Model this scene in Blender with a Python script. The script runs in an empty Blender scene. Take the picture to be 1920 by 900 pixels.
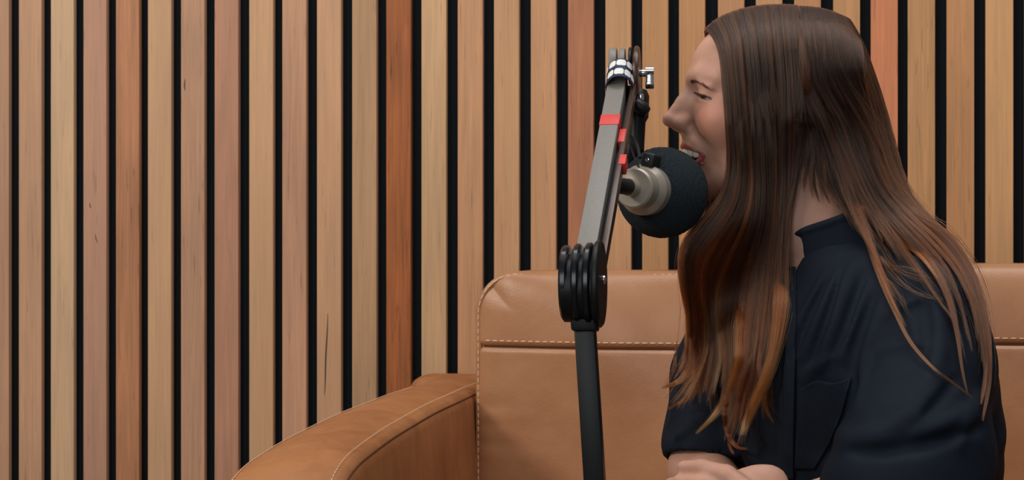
import bpy, bmesh, math, random
import numpy as np
from mathutils import Vector, Matrix

random.seed(7)
rng = np.random.default_rng(7)
scene = bpy.context.scene
COL = scene.collection

# ------------------------------------------------------------------ camera, world, lights, exposure
FPX = 3500.0
YAW = math.radians(10.7)
CAM = np.array([0.0, -3.064, 0.92])
RIGHT = np.array([math.cos(YAW), math.sin(YAW), 0.0])
FWD = np.array([-math.sin(YAW), math.cos(YAW), 0.0])
UP = np.array([0.0, 0.0, 1.0])
cam_d = bpy.data.cameras.new('camera')
cam = bpy.data.objects.new('camera', cam_d)
COL.objects.link(cam)
cam.location = CAM
cam.rotation_euler = (math.pi / 2, 0, YAW)
cam_d.sensor_width = 36
cam_d.lens = 36 * FPX / 1920
cam_d.clip_start = 0.05
cam_d.dof.use_dof = True
cam_d.dof.focus_distance = 2.08
cam_d.dof.aperture_fstop = 20
scene.camera = cam

scene.view_settings.view_transform = 'Standard'
scene.view_settings.look = 'None'
scene.view_settings.gamma = 1
scene.view_settings.use_curve_mapping = False
scene.view_settings.exposure = -0.36
scene.cycles.use_denoising = True

world = bpy.data.worlds.new('world')
scene.world = world
world.use_nodes = True
world.node_tree.nodes['Background'].inputs[0].default_value = (0.80, 0.90, 1.0, 1)
world.node_tree.nodes['Background'].inputs[1].default_value = 0.22


def area(name, loc, target, size, power, color):
    ld = bpy.data.lights.new(name, 'AREA')
    ld.shape = 'RECTANGLE'
    ld.size, ld.size_y = size
    ld.energy = power
    ld.color = color
    o = bpy.data.objects.new(name, ld)
    COL.objects.link(o)
    o.location = loc
    o.rotation_euler = (Vector(target) - Vector(loc)).to_track_quat('-Z', 'Y').to_euler()
    return o


area('key_softbox', (-3.0, -3.3, 2.75), (-0.3, -0.5, 0.8), (0.8, 0.8), 80, (1.0, 0.91, 0.80))
area('ceiling_panel', (0.3, -1.5, 3.1), (0.2, -0.6, 0.6), (1.6, 1.2), 28, (1.0, 0.96, 0.92))
area('wall_wash', (-1.0, -0.95, 2.75), (-1.0, 0.0, 1.25), (3.6, 0.3), 32, (0.90, 0.96, 1.0))
area('front_fill', (-0.6, -4.9, 1.9), (0.0, -0.5, 0.9), (1.8, 1.6), 36, (0.94, 0.97, 1.0))  # fill lamp added behind the camera to brighten the face, no window there


def P(px, py, d):
    """world point seen at photo pixel (px, py), d metres along the camera axis"""
    return CAM + d * FWD + (px - 960) / FPX * d * RIGHT - (py - 450) / FPX * d * UP


def srgb(r, g, b, k=1.0):
    f = lambda c: (c / 255 / 12.92 if c / 255 <= 0.04045 else ((c / 255 + 0.055) / 1.055) ** 2.4) * k
    return (f(r), f(g), f(b), 1)


# ------------------------------------------------------------------ object helpers
def link(o, parent=None):
    COL.objects.link(o)
    if parent is not None:
        o.parent = parent
    return o


def empty(name, loc, label, cat, group=None):
    o = bpy.data.objects.new(name, None)
    COL.objects.link(o)
    o.location = loc
    o.empty_display_size = 0.05
    o['label'] = label
    o['category'] = cat
    if group:
        o['group'] = group
    return o


def mesh_obj(name, verts, faces, m, parent=None, smooth=True):
    """world-space verts; the object sits at its parent's origin"""
    me = bpy.data.meshes.new(name)
    v = np.asarray(verts, dtype=float)
    org = np.zeros(3)
    q = parent
    while q is not None:
        org = org + np.array(q.location)
        q = q.parent
    if parent is None:
        org = np.array([v[:, 0].mean(), v[:, 1].mean(), v[:, 2].min()])
    me.from_pydata((v - org).tolist(), [], [list(f) for f in faces])
    if smooth:
        me.polygons.foreach_set('use_smooth', [True] * len(me.polygons))
    me.update()
    if m is not None:
        me.materials.append(m)
    o = bpy.data.objects.new(name, me)
    if parent is None:
        o.location = org
    link(o, parent)
    return o


def bm_obj(name, bm, m, parent=None, smooth=True, angle=35):
    bmesh.ops.recalc_face_normals(bm, faces=bm.faces)
    if smooth:
        for e in bm.edges:
            if len(e.link_faces) == 2 and e.calc_face_angle(0) > math.radians(angle):
                e.smooth = False
    verts = [tuple(v.co) for v in bm.verts]
    bm.verts.index_update()
    me = bpy.data.meshes.new(name)
    org = Vector((0, 0, 0))
    q = parent
    while q is not None:
        org = org + q.location
        q = q.parent
    if parent is None:
        a = np.array(verts)
        org = Vector((a[:, 0].mean(), a[:, 1].mean(), a[:, 2].min()))
    bmesh.ops.translate(bm, vec=-org, verts=bm.verts)
    for f in bm.faces:
        f.smooth = smooth
    bm.to_mesh(me)
    bm.free()
    if m is not None:
        me.materials.append(m)
    o = bpy.data.objects.new(name, me)
    if parent is None:
        o.location = org
    link(o, parent)
    return o


def frame(z, x=None):
    z = Vector(z).normalized()
    x = Vector(x) if x is not None else (Vector((0, 0, 1)) if abs(z.z) < 0.9 else Vector((1, 0, 0)))
    y = z.cross(x).normalized()
    x = y.cross(z).normalized()
    return x, y, z


def add_box(bm, c, sx, sy, sz, X=(1, 0, 0), Y=(0, 1, 0), Z=(0, 0, 1), bevel=0.0, seg=2):
    """box centred at c with half sizes along given axes"""
    c, X, Y, Z = Vector(c), Vector(X), Vector(Y), Vector(Z)
    vs = []
    for i in (-1, 1):
        for j in (-1, 1):
            for k in (-1, 1):
                vs.append(bm.verts.new(c + X * sx * i + Y * sy * j + Z * sz * k))
    q = [(0, 1, 3, 2), (4, 6, 7, 5), (0, 4, 5, 1), (2, 3, 7, 6), (0, 2, 6, 4), (1, 5, 7, 3)]
    fs = [bm.faces.new([vs[i] for i in f]) for f in q]
    if bevel > 0:
        es = list({e for f in fs for e in f.edges})
        bmesh.ops.bevel(bm, geom=es, offset=bevel, segments=seg, profile=0.5, affect='EDGES')


def add_beam(bm, a, b, hx, hy, xdir, bevel=0.002):
    """rectangular bar from a to b, hx half-width along xdir"""
    a, b = Vector(a), Vector(b)
    Z = (b - a)
    L = Z.length
    X, Y, Z = frame(Z, xdir)
    add_box(bm, (a + b) / 2, hx, hy, L / 2, X, Y, Z, bevel)


def add_lathe(bm, c, axis, prof, seg=40, xdir=None):
    """prof: list of (r, t) along axis from c"""
    c = Vector(c)
    X, Y, Z = frame(axis, xdir)
    rings = []
    for r, t in prof:
        if r < 1e-6:
            rings.append([bm.verts.new(c + Z * t)])
        else:
            rings.append([bm.verts.new(c + Z * t + (X * math.cos(2 * math.pi * i / seg) + Y * math.sin(2 * math.pi * i / seg)) * r) for i in range(seg)])
    for A, B in zip(rings[:-1], rings[1:]):
        if len(A) == 1 and len(B) == 1:
            continue
        for i in range(seg):
            j = (i + 1) % seg
            if len(A) == 1:
                bm.faces.new([A[0], B[i], B[j]])
            elif len(B) == 1:
                bm.faces.new([A[i], A[j], B[0]])
            else:
                bm.faces.new([A[i], A[j], B[j], B[i]])
    if len(rings[0]) > 1:
        bm.faces.new(rings[0])
    if len(rings[-1]) > 1:
        bm.faces.new(rings[-1])


def spline(pts, n):
    """Catmull-Rom through pts, n samples (chord-length)"""
    p = np.asarray(pts, dtype=float)
    if len(p) == 2:
        t = np.linspace(0, 1, n)[:, None]
        return p[0] * (1 - t) + p[1] * t
    d = np.sqrt(np.linalg.norm(np.diff(p, axis=0), axis=1)) + 1e-9
    T = np.concatenate([[0], np.cumsum(d)])
    m = np.zeros_like(p)
    for i in range(len(p)):
        if i == 0:
            m[i] = (p[1] - p[0]) / d[0]
        elif i == len(p) - 1:
            m[i] = (p[-1] - p[-2]) / d[-1]
        else:
            m[i] = ((p[i + 1] - p[i]) / d[i] * d[i - 1] + (p[i] - p[i - 1]) / d[i - 1] * d[i]) / (d[i] + d[i - 1])
    L = np.concatenate([[0], np.cumsum(np.linalg.norm(np.diff(p, axis=0), axis=1))])
    tt = np.interp(np.linspace(0, L[-1], n), L, T)
    i = np.clip(np.searchsorted(T, tt, side='right') - 1, 0, len(p) - 2)
    h = d[i]
    u = ((tt - T[i]) / h)[:, None]
    h = h[:, None]
    return ((2 * u**3 - 3 * u**2 + 1) * p[i] + (u**3 - 2 * u**2 + u) * h * m[i] +
            (-2 * u**3 + 3 * u**2) * p[i + 1] + (u**3 - u**2) * h * m[i + 1])


def add_tube(bm, pts, r, seg=10, n=None, caps=True):
    pts = spline(pts, n or max(8, len(pts) * 6)) if n != 0 else np.asarray(pts)
    rs = np.full(len(pts), r) if np.isscalar(r) else np.interp(np.linspace(0, 1, len(pts)), np.linspace(0, 1, len(r)), r)
    tang = np.gradient(pts, axis=0)
    up = Vector((0, 0, 1)) if abs(Vector(tang[0]).normalized().z) < 0.9 else Vector((1, 0, 0))
    rings = []
    for p, t, rr in zip(pts, tang, rs):
        X, Y, Z = frame(t, up)
        up = X
        rings.append([bm.verts.new(Vector(p) + (X * math.cos(2 * math.pi * i / seg) + Y * math.sin(2 * math.pi * i / seg)) * float(rr)) for i in range(seg)])
    for A, B in zip(rings[:-1], rings[1:]):
        for i in range(seg):
            j = (i + 1) % seg
            bm.faces.new([A[i], A[j], B[j], B[i]])
    if caps:
        bm.faces.new(rings[0])
        bm.faces.new(rings[-1])


# ------------------------------------------------------------------ materials
def mat(name, color, rough=0.5, metal=0.0, spec=0.5, bump=None, noise=None, sheen=0.0):
    """noise=(scale, amount, detail): varies the colour; bump=(scale, strength, distance)"""
    m = bpy.data.materials.new(name)
    m.use_nodes = True
    nt = m.node_tree
    b = nt.nodes['Principled BSDF']
    b.inputs['Base Color'].default_value = color
    b.inputs['Roughness'].default_value = rough
    b.inputs['Metallic'].default_value = metal
    b.inputs['Specular IOR Level'].default_value = spec
    b.inputs['Sheen Weight'].default_value = sheen
    tc = nt.nodes.new('ShaderNodeTexCoord')
    if noise:
        n = nt.nodes.new('ShaderNodeTexNoise')
        n.inputs['Scale'].default_value = noise[0]
        n.inputs['Detail'].default_value = noise[2]
        nt.links.new(tc.outputs['Object'], n.inputs['Vector'])
        r = nt.nodes.new('ShaderNodeMapRange')
        r.inputs['From Min'].default_value = 0.3
        r.inputs['From Max'].default_value = 0.7
        r.inputs['To Min'].default_value = 1 - noise[1]
        r.inputs['To Max'].default_value = 1 + noise[1]
        nt.links.new(n.outputs['Fac'], r.inputs['Value'])
        v = nt.nodes.new('ShaderNodeVectorMath')
        v.operation = 'SCALE'
        v.inputs[0].default_value = color[:3]
        nt.links.new(r.outputs['Result'], v.inputs['Scale'])
        nt.links.new(v.outputs['Vector'], b.inputs['Base Color'])
    if bump:
        n = nt.nodes.new('ShaderNodeTexNoise')
        n.inputs['Scale'].default_value = bump[0]
        n.inputs['Detail'].default_value = 4
        nt.links.new(tc.outputs['Object'], n.inputs['Vector'])
        bp = nt.nodes.new('ShaderNodeBump')
        bp.inputs['Strength'].default_value = bump[1]
        bp.inputs['Distance'].default_value = bump[2]
        nt.links.new(n.outputs['Fac'], bp.inputs['Height'])
        nt.links.new(bp.outputs['Normal'], b.inputs['Normal'])
    return m


def wood_mat():
    m = bpy.data.materials.new('timber')
    m.use_nodes = True
    nt = m.node_tree
    N, L = nt.nodes.new, nt.links.new
    b = nt.nodes['Principled BSDF']
    b.inputs['Roughness'].default_value = 0.55
    b.inputs['Specular IOR Level'].default_value = 0.3
    oi = N('ShaderNodeObjectInfo')
    tc = N('ShaderNodeTexCoord')
    off = N('ShaderNodeVectorMath'); off.operation = 'SCALE'
    cmb = N('ShaderNodeCombineXYZ')
    for i in range(3):
        L(oi.outputs['Random'], cmb.inputs[i])
    L(cmb.outputs[0], off.inputs[0]); off.inputs['Scale'].default_value = 37.0
    add = N('ShaderNodeVectorMath'); add.operation = 'ADD'
    L(tc.outputs['Object'], add.inputs[0]); L(off.outputs[0], add.inputs[1])

    def stretched(sx, sz, scale, detail, dist=0.0):
        mp = N('ShaderNodeMapping')
        mp.inputs['Scale'].default_value = (sx, sx, sz)
        L(add.outputs[0], mp.inputs['Vector'])
        n = N('ShaderNodeTexNoise')
        n.inputs['Scale'].default_value = scale
        n.inputs['Detail'].default_value = detail
        n.inputs['Distortion'].default_value = dist
        L(mp.outputs[0], n.inputs['Vector'])
        return n.outputs['Fac']

    def rng_(src, a, bb, fa=0.3, fb=0.7):
        r = N('ShaderNodeMapRange')
        r.inputs['From Min'].default_value = fa; r.inputs['From Max'].default_value = fb
        r.inputs['To Min'].default_value = a; r.inputs['To Max'].default_value = bb
        L(src, r.inputs['Value'])
        return r.outputs['Result']

    def mul(a, bb):
        k = N('ShaderNodeMath'); k.operation = 'MULTIPLY'
        L(a, k.inputs[0]); L(bb, k.inputs[1])
        return k.outputs[0]
    fine = stretched(1.0, 0.02, 420, 3)
    band = stretched(1.0, 0.045, 85, 4, 0.6)
    blot = stretched(1.0, 0.35, 9, 3)
    pore = stretched(1.0, 0.06, 260, 2)
    # grain contrast follows the alpha of the object colour
    g = mul(mul(rng_(fine, 0.93, 1.07), rng_(band, 0.90, 1.08)), rng_(blot, 0.90, 1.08))
    g = mul(g, rng_(pore, 0.80, 1.0, 0.28, 0.36))
    gm = N('ShaderNodeMath'); gm.operation = 'POWER'
    L(g, gm.inputs[0]); L(oi.outputs['Alpha'], gm.inputs[1])
    hue = N('ShaderNodeMix'); hue.data_type = 'RGBA'; hue.blend_type = 'MULTIPLY'
    L(rng_(band, 0.0, 0.55), hue.inputs['Factor'])
    L(oi.outputs['Color'], hue.inputs['A'])
    hue.inputs['B'].default_value = (1.0, 0.93, 0.86, 1)
    sc = N('ShaderNodeVectorMath'); sc.operation = 'SCALE'
    L(hue.outputs['Result'], sc.inputs[0]); L(gm.outputs[0], sc.inputs['Scale'])
    L(sc.outputs[0], b.inputs['Base Color'])
    bp = N('ShaderNodeBump')
    bp.inputs['Strength'].default_value = 0.25; bp.inputs['Distance'].default_value = 0.0006
    L(fine, bp.inputs['Height']); L(bp.outputs[0], b.inputs['Normal'])
    return m


def leather_mat(name, col, col2, rough=0.42, streak=0.0):
    m = bpy.data.materials.new(name)
    m.use_nodes = True
    nt = m.node_tree
    N, L = nt.nodes.new, nt.links.new
    b = nt.nodes['Principled BSDF']
    tc = N('ShaderNodeTexCoord')
    n1 = N('ShaderNodeTexNoise'); n1.inputs['Scale'].default_value = 7; n1.inputs['Detail'].default_value = 6
    L(tc.outputs['Object'], n1.inputs['Vector'])
    mp = N('ShaderNodeMapping'); mp.inputs['Scale'].default_value = (18, 18, 5)
    L(tc.outputs['Object'], mp.inputs['Vector'])
    n2 = N('ShaderNodeTexNoise'); n2.inputs['Scale'].default_value = 2.2; n2.inputs['Detail'].default_value = 5
    n2.inputs['Distortion'].default_value = 0.8
    L(mp.outputs[0], n2.inputs['Vector'])
    av = N('ShaderNodeMath'); av.operation = 'ADD'
    L(n1.outputs['Fac'], av.inputs[0])
    k = N('ShaderNodeMath'); k.operation = 'MULTIPLY'; k.inputs[1].default_value = streak
    L(n2.outputs['Fac'], k.inputs[0]); L(k.outputs[0], av.inputs[1])
    r = N('ShaderNodeMapRange')
    r.inputs['From Min'].default_value = 0.34 + 0.38 * streak
    r.inputs['From Max'].default_value = 0.66 + 0.62 * streak
    L(av.outputs[0], r.inputs['Value'])
    mx = N('ShaderNodeMix'); mx.data_type = 'RGBA'
    L(r.outputs[0], mx.inputs['Factor'])
    mx.inputs['A'].default_value = col; mx.inputs['B'].default_value = col2
    L(mx.outputs['Result'], b.inputs['Base Color'])
    b.inputs['Roughness'].default_value = rough
    b.inputs['Specular IOR Level'].default_value = 0.45
    vo = N('ShaderNodeTexVoronoi'); vo.inputs['Scale'].default_value = 520
    L(tc.outputs['Object'], vo.inputs['Vector'])
    w = N('ShaderNodeTexNoise'); w.inputs['Scale'].default_value = 22; w.inputs['Detail'].default_value = 5
    L(tc.outputs['Object'], w.inputs['Vector'])
    b1 = N('ShaderNodeBump'); b1.inputs['Strength'].default_value = 0.18; b1.inputs['Distance'].default_value = 0.0006
    L(vo.outputs['Distance'], b1.inputs['Height'])
    b2 = N('ShaderNodeBump'); b2.inputs['Strength'].default_value = 0.35; b2.inputs['Distance'].default_value = 0.003
    L(w.outputs['Fac'], b2.inputs['Height']); L(b1.outputs[0], b2.inputs['Normal'])
    L(b2.outputs[0], b.inputs['Normal'])
    return m


M = {}
M['timber'] = wood_mat()
M['backing'] = mat('black_acoustic_backing', srgb(18, 21, 24), 0.95, spec=0.1, bump=(900, 0.4, 0.001))
M['plaster'] = mat('dark_plaster', srgb(60, 58, 56), 0.9, bump=(60, 0.2, 0.002))
M['floor'] = mat('floor_carpet', srgb(95, 88, 80), 0.95, noise=(30, 0.15, 4), bump=(600, 0.6, 0.002))
M['leather'] = leather_mat('tan_leather', srgb(160, 109, 72), srgb(182, 130, 92), 0.37)
M['leather_arm'] = leather_mat('tan_leather_brushed_shaded', srgb(144, 88, 48), srgb(172, 114, 68), 0.62, 0.6)  # same leather as the cushions, shade on the arm put into its darker colour
M['thread'] = mat('pale_thread', srgb(222, 186, 150), 0.8)
M['seam'] = mat('dark_seam', srgb(92, 52, 22), 0.9)
M['wood_leg'] = mat('dark_wood_leg', srgb(70, 45, 30), 0.5)
M['black'] = mat('black_plastic', srgb(8, 9, 11), 0.45, spec=0.35, bump=(700, 0.1, 0.0005))
M['black_gloss'] = mat('black_gloss', srgb(14, 16, 20), 0.22)
M['gunmetal'] = mat('gunmetal_paint', srgb(128, 122, 116), 0.5, metal=0.1, noise=(300, 0.05, 2))
M['browntube'] = mat('dark_brown_tube', srgb(78, 60, 52), 0.32, metal=0.4)
M['red'] = mat('red_tape', srgb(214, 60, 54), 0.5)
M['chrome'] = mat('chrome', srgb(215, 215, 212), 0.18, metal=1.0)
M['navyband'] = mat('navy_band', srgb(24, 34, 66), 0.6)
M['whitemark'] = mat('white_print', srgb(225, 225, 218), 0.6)
M['beige'] = mat('beige_metal', srgb(168, 157, 142), 0.36, metal=0.25, noise=(60, 0.03, 3), bump=(1500, 0.1, 0.0003))
M['foam'] = mat('charcoal_foam', srgb(40, 47, 52), 0.95, spec=0.2, noise=(900, 0.4, 2), bump=(900, 0.9, 0.0014))
M['rubber'] = mat('black_rubber', srgb(20, 21, 22), 0.55)

# ------------------------------------------------------------------ the room
def quad_plane(name, a, b, c, d, m):
    o = mesh_obj(name, [a, b, c, d], [(0, 1, 2, 3)], m, None, smooth=False)
    o['kind'] = 'structure'
    return o


def slab(name, lo, hi, m):
    bm = bmesh.new()
    c = [(l + h) / 2 for l, h in zip(lo, hi)]
    add_box(bm, c, *[(h - l) / 2 for l, h in zip(lo, hi)])
    o = bm_obj(name, bm, m, None, smooth=False)
    o['kind'] = 'structure'
    return o


slab('floor', (-4.5, -6.0, -0.1), (3.5, 0.2, 0.0), M['floor'])
slab('wall_back', (-4.5, 0.045, 0.0), (3.5, 0.2, 3.3), M['plaster'])

# slat panel: positions come from the slat edges read in the photograph, put back on the wall plane y = 0
def wall_x(px):
    ray = FWD + (px - 960) / FPX * RIGHT
    return CAM[0] + ray[0] * (0 - CAM[1]) / ray[1]


edges = [-26, 35, 95, 156, 217, 277, 339, 402, 467, 529, 594, 660, 724, 790, 858, 926, 995, 1065, 1135, 1204,
         1273, 1346, 1417, 1489, 1562, 1632.5, 1702, 1775, 1848, 1921]
cols = [(186, 142, 112), (190, 146, 114), (203, 166, 130), (186, 140, 114), (180, 124, 88), (197, 154, 117),
        (184, 140, 110), (180, 131, 104), (198, 154, 116), (190, 143, 112), (195, 150, 114), (182, 142, 106),
        (162, 94, 50), (192, 153, 114), (188, 140, 102), (193, 147, 106), (189, 141, 102), (170, 112, 80),
        (193, 145, 104), (184, 136, 92), (186, 136, 92), (180, 132, 92), (186, 138, 98), (180, 128, 88),
        (184, 136, 92), (198, 126, 88), (190, 142, 96), (188, 136, 92), (200, 152, 106), (188, 140, 100)]
contrast = [1, 1, .9, 1, 1.7, .8, 1.3, 1.1, .7, 1.2, .8, 1.1, 2.4, 1.1, 1.3, .9, 1, 1.5, 1, .9, 1, 1, 1, 1, 1, 1.2, 1.3, 1.2, .9, 1]
desc = {2: 'palest creamy timber slat', 4: 'rosy timber slat with heavy grain', 7: 'plain rosy timber slat',
        12: 'dark rusty brown slat with streaky grain', 17: 'reddish brown slat behind the microphone arm',
        25: 'orange red slat beside the hair', 10: 'pale slat with a long dark split near its foot'}
panel = empty('slat_panel', (wall_x(960), 0.0, 0.0),
              'tall wall panel of vertical timber slats in mixed brown tones over black backing', 'wall panel')
xs = [wall_x(e) for e in edges]
left_x = [xs[0] - 0.06 * k for k in range(14, 0, -1)]
right_x = [xs[-1] + 0.06 * k for k in range(1, 10)]
allx = [(x, None) for x in left_x] + [(x, i) for i, x in enumerate(xs)] + [(x, None) for x in right_x]
bm = bmesh.new()
add_box(bm, ((allx[0][0] + allx[-1][0]) / 2, 0.028, 1.5), (allx[-1][0] - allx[0][0]) / 2 + 0.1, 0.0165, 1.5)
bm_obj('backing', bm, M['backing'], panel, smooth=False)
for x, i in allx:
    w = 0.0430
    bm = bmesh.new()
    add_box(bm, (x + w / 2, 0.0085, 1.5), w / 2, 0.0085, 1.5, bevel=0.0012, seg=2)
    # own local frame for the grain: keep coordinates centred on the slat
    bmesh.ops.translate(bm, vec=(-x, 0, 0), verts=bm.verts)
    me = bpy.data.meshes.new('timber_slat')
    bmesh.ops.recalc_face_normals(bm, faces=bm.faces)
    bm.to_mesh(me); bm.free()
    me.materials.append(M['timber'])
    o = bpy.data.objects.new('timber_slat', me)
    link(o, panel)
    o.location = (x - panel.location.x, 0, 0)
    c = cols[i] if i is not None else random.choice(cols)
    k = contrast[i] if i is not None else 1.0
    cc = srgb(*c, 1.0)
    o.color = (cc[0], cc[1], cc[2], k)
    if i in desc:
        o['label'] = desc[i]
    marks = {10: [(0.0195, 0.795, 0.655, 0.0013, -0.006)], 6: [(0.007, 1.198, 1.178, 0.0012, 0.0)], 3: [(0.022, 0.93, 0.915, 0.0008, 0.004), (0.012, 0.985, 0.975, 0.0009, 0.002)]}
    for xo, zt_, zb_, hw_, dx in marks.get(i, []):      # open splits and knots in the timber
        bm = bmesh.new()
        L_, Rr = [], []
        for q in range(13):
            t = q / 12
            ww = hw_ * math.sin(math.pi * (0.04 + 0.92 * t)) ** 0.6
            xx = xo + dx * t + 0.0004 * math.sin(9 * t)
            zz = zt_ + (zb_ - zt_) * t
            L_.append((bm.verts.new((xx - ww, -0.0002, zz)), bm.verts.new((xx - ww, 0.003, zz))))
            Rr.append((bm.verts.new((xx + ww, -0.0002, zz)), bm.verts.new((xx + ww, 0.003, zz))))
        for q in range(12):
            bm.faces.new([L_[q][0], Rr[q][0], Rr[q + 1][0], L_[q + 1][0]])
            bm.faces.new([L_[q][0], L_[q + 1][0], L_[q + 1][1], L_[q][1]])
            bm.faces.new([Rr[q][0], Rr[q][1], Rr[q + 1][1], Rr[q + 1][0]])
        me = bpy.data.meshes.new('wood_split'); bm.to_mesh(me); bm.free(); me.materials.append(M['wood_leg'])
        link(bpy.data.objects.new('wood_split', me), o)

# ------------------------------------------------------------------ signed distance toolkit
def smin(a, b, k):
    h = np.clip(0.5 + 0.5 * (b - a) / k, 0, 1)
    return b * (1 - h) + a * h - k * h * (1 - h)


def smax(a, b, k):
    return -smin(-a, -b, k)


def sph(p, c, r):
    return np.linalg.norm(p - np.asarray(c), axis=1) - r


def ell(p, c, r, R=None):
    q = p - np.asarray(c)
    if R is not None:
        q = q @ R
    r = np.asarray(r, dtype=float)
    k0 = np.linalg.norm(q / r, axis=1)
    k1 = np.linalg.norm(q / (r * r), axis=1) + 1e-9
    return k0 * (k0 - 1.0) / k1


def cap(p, a, b, ra, rb=None):
    rb = ra if rb is None else rb
    a = np.asarray(a, dtype=float); b = np.asarray(b, dtype=float)
    ab = b - a
    t = np.clip(((p - a) @ ab) / (ab @ ab), 0, 1)
    return np.linalg.norm(p - (a + t[:, None] * ab), axis=1) - (ra + (rb - ra) * t)


def chain(p, pts, rs, k=0.004):
    d = None
    for i in range(len(pts) - 1):
        c = cap(p, pts[i], pts[i + 1], rs[i], rs[i + 1])
        d = c if d is None else (smin(d, c, k) if k else np.minimum(d, c))
    return d


def mesh_sdf(f, lo, hi, h, cb=8, margin=1.35):
    """surface nets on a sparse set of blocks"""
    lo = np.asarray(lo, dtype=float); hi = np.asarray(hi, dtype=float)
    nb = np.ceil((hi - lo) / (h * cb)).astype(int)
    n = nb * cb + 1
    gx, gy, gz = np.meshgrid(*[np.arange(k) for k in nb], indexing='ij')
    blocks = np.stack([gx.ravel(), gy.ravel(), gz.ravel()], 1)
    cen = lo + (blocks + 0.5) * cb * h
    val = np.concatenate([f(cen[i:i + 200000]) for i in range(0, len(cen), 200000)])
    D = np.repeat(np.repeat(np.repeat(np.sign(val).reshape(nb), cb, 0), cb, 1), cb, 2).astype(np.float32)
    D = np.pad(D, ((0, 1), (0, 1), (0, 1)), mode='edge')
    act = blocks[np.abs(val) < cb * h * 0.87 * margin + 0.004]
    o = np.arange(cb + 1)
    ox, oy, oz = np.meshgrid(o, o, o, indexing='ij')
    offs = np.stack([ox.ravel(), oy.ravel(), oz.ravel()], 1)
    step = max(1, 400000 // len(offs))
    for i in range(0, len(act), step):
        idx = (act[i:i + step, None, :] * cb + offs[None]).reshape(-1, 3)
        v = f(lo + idx * h)
        D[idx[:, 0], idx[:, 1], idx[:, 2]] = v
    S = D < 0
    c8 = [(i, j, k) for i in (0, 1) for j in (0, 1) for k in (0, 1)]
    cnt = np.zeros(tuple(n - 1), dtype=np.uint8)
    for i, j, k in c8:
        cnt += S[i:n[0] - 1 + i, j:n[1] - 1 + j, k:n[2] - 1 + k]
    cells = np.argwhere((cnt > 0) & (cnt < 8))
    idmap = -np.ones(tuple(n - 1), dtype=np.int32)
    idmap[cells[:, 0], cells[:, 1], cells[:, 2]] = np.arange(len(cells))
    acc = np.zeros((len(cells), 3)); num = np.zeros(len(cells))
    vals = {c: D[cells[:, 0] + c[0], cells[:, 1] + c[1], cells[:, 2] + c[2]] for c in c8}
    for a in c8:
        for ax in range(3):
            if a[ax] == 1:
                continue
            b = list(a); b[ax] = 1; b = tuple(b)
            va, vb = vals[a], vals[b]
            m = (va < 0) != (vb < 0)
            t = np.where(m, va / np.where(m, va - vb, 1), 0)
            pt = np.tile(np.array(a, dtype=float), (len(cells), 1))
            pt[:, ax] = t
            acc[m] += pt[m]; num[m] += 1
    V = lo + (cells + acc / num[:, None]) * h
    F = []
    for ax in range(3):
        sl0 = [slice(1, n[i] - 1) for i in range(3)]; sl0[ax] = slice(0, n[ax] - 1)
        sl1 = [slice(1, n[i] - 1) for i in range(3)]; sl1[ax] = slice(1, n[ax])
        A, B = S[tuple(sl0)], S[tuple(sl1)]
        for flip in (False, True):
            e = np.argwhere((A & ~B) if not flip else (~A & B))
            e = e + np.array([0 if i == ax else 1 for i in range(3)])
            u, w = (ax + 1) % 3, (ax + 2) % 3
            def cid(du, dw):
                q = e.copy(); q[:, u] -= du; q[:, w] -= dw
                return idmap[q[:, 0], q[:, 1], q[:, 2]]
            quad = np.stack([cid(1, 1), cid(0, 1), cid(0, 0), cid(1, 0)], 1)
            if flip:
                quad = quad[:, ::-1]
            F.append(quad)
    F = np.concatenate(F)
    F = F[(F >= 0).all(1)]
    return V, F


def np_mesh(name, V, F, m, parent, smooth=True):
    org = np.zeros(3); q = parent
    while q is not None:
        org = org + np.array(q.location); q = q.parent
    me = bpy.data.meshes.new(name)
    V = V - org
    me.vertices.add(len(V)); me.vertices.foreach_set('co', V.astype(np.float32).ravel())
    me.loops.add(len(F) * 4); me.loops.foreach_set('vertex_index', F.astype(np.int32).ravel())
    me.polygons.add(len(F))
    me.polygons.foreach_set('loop_start', np.arange(0, len(F) * 4, 4, dtype=np.int32))
    me.update(calc_edges=True)
    me.validate()
    me.polygons.foreach_set('use_smooth', np.ones(len(me.polygons), dtype=bool))
    if m is not None:
        me.materials.append(m)
    o = bpy.data.objects.new(name, me)
    link(o, parent)
    return o


def relax(V, F, it=2, lam=0.5):
    E = np.concatenate([F[:, [0, 1]], F[:, [1, 2]], F[:, [2, 3]], F[:, [3, 0]]])
    E = np.concatenate([E, E[:, ::-1]])
    cnt = np.bincount(E[:, 0], minlength=len(V))[:, None]
    for s in range(it):
        acc = np.stack([np.bincount(E[:, 0], weights=V[E[:, 1], k], minlength=len(V)) for k in range(3)], 1)
        V = V + lam * (acc / np.maximum(cnt, 1) - V)
    return V


exec_parts = []
# ------------------------------------------------------------------ sofa
def stitches(pts, spacing, length, r, name, parent, m, normal_off=None):
    """dashes of thread lying along a polyline, one mesh"""
    n = 400
    s = spline(pts, n)
    L = np.concatenate([[0], np.cumsum(np.linalg.norm(np.diff(s, axis=0), axis=1))])
    bm = bmesh.new()
    t = 0
    while t + length < L[-1]:
        seg = [np.array([np.interp(t + q * length, L, s[:, k]) for k in range(3)]) for q in (0, .5, 1)]
        add_tube(bm, seg, [r * .7, r, r * .7], seg=5, n=0)
        t += spacing
    return bm_obj(name, bm, m, parent, angle=80)


sofa = empty('sofa', (0.05, -0.62, 0.0), 'tan leather sofa with pale stitching standing against the slatted wall', 'sofa')


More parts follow.
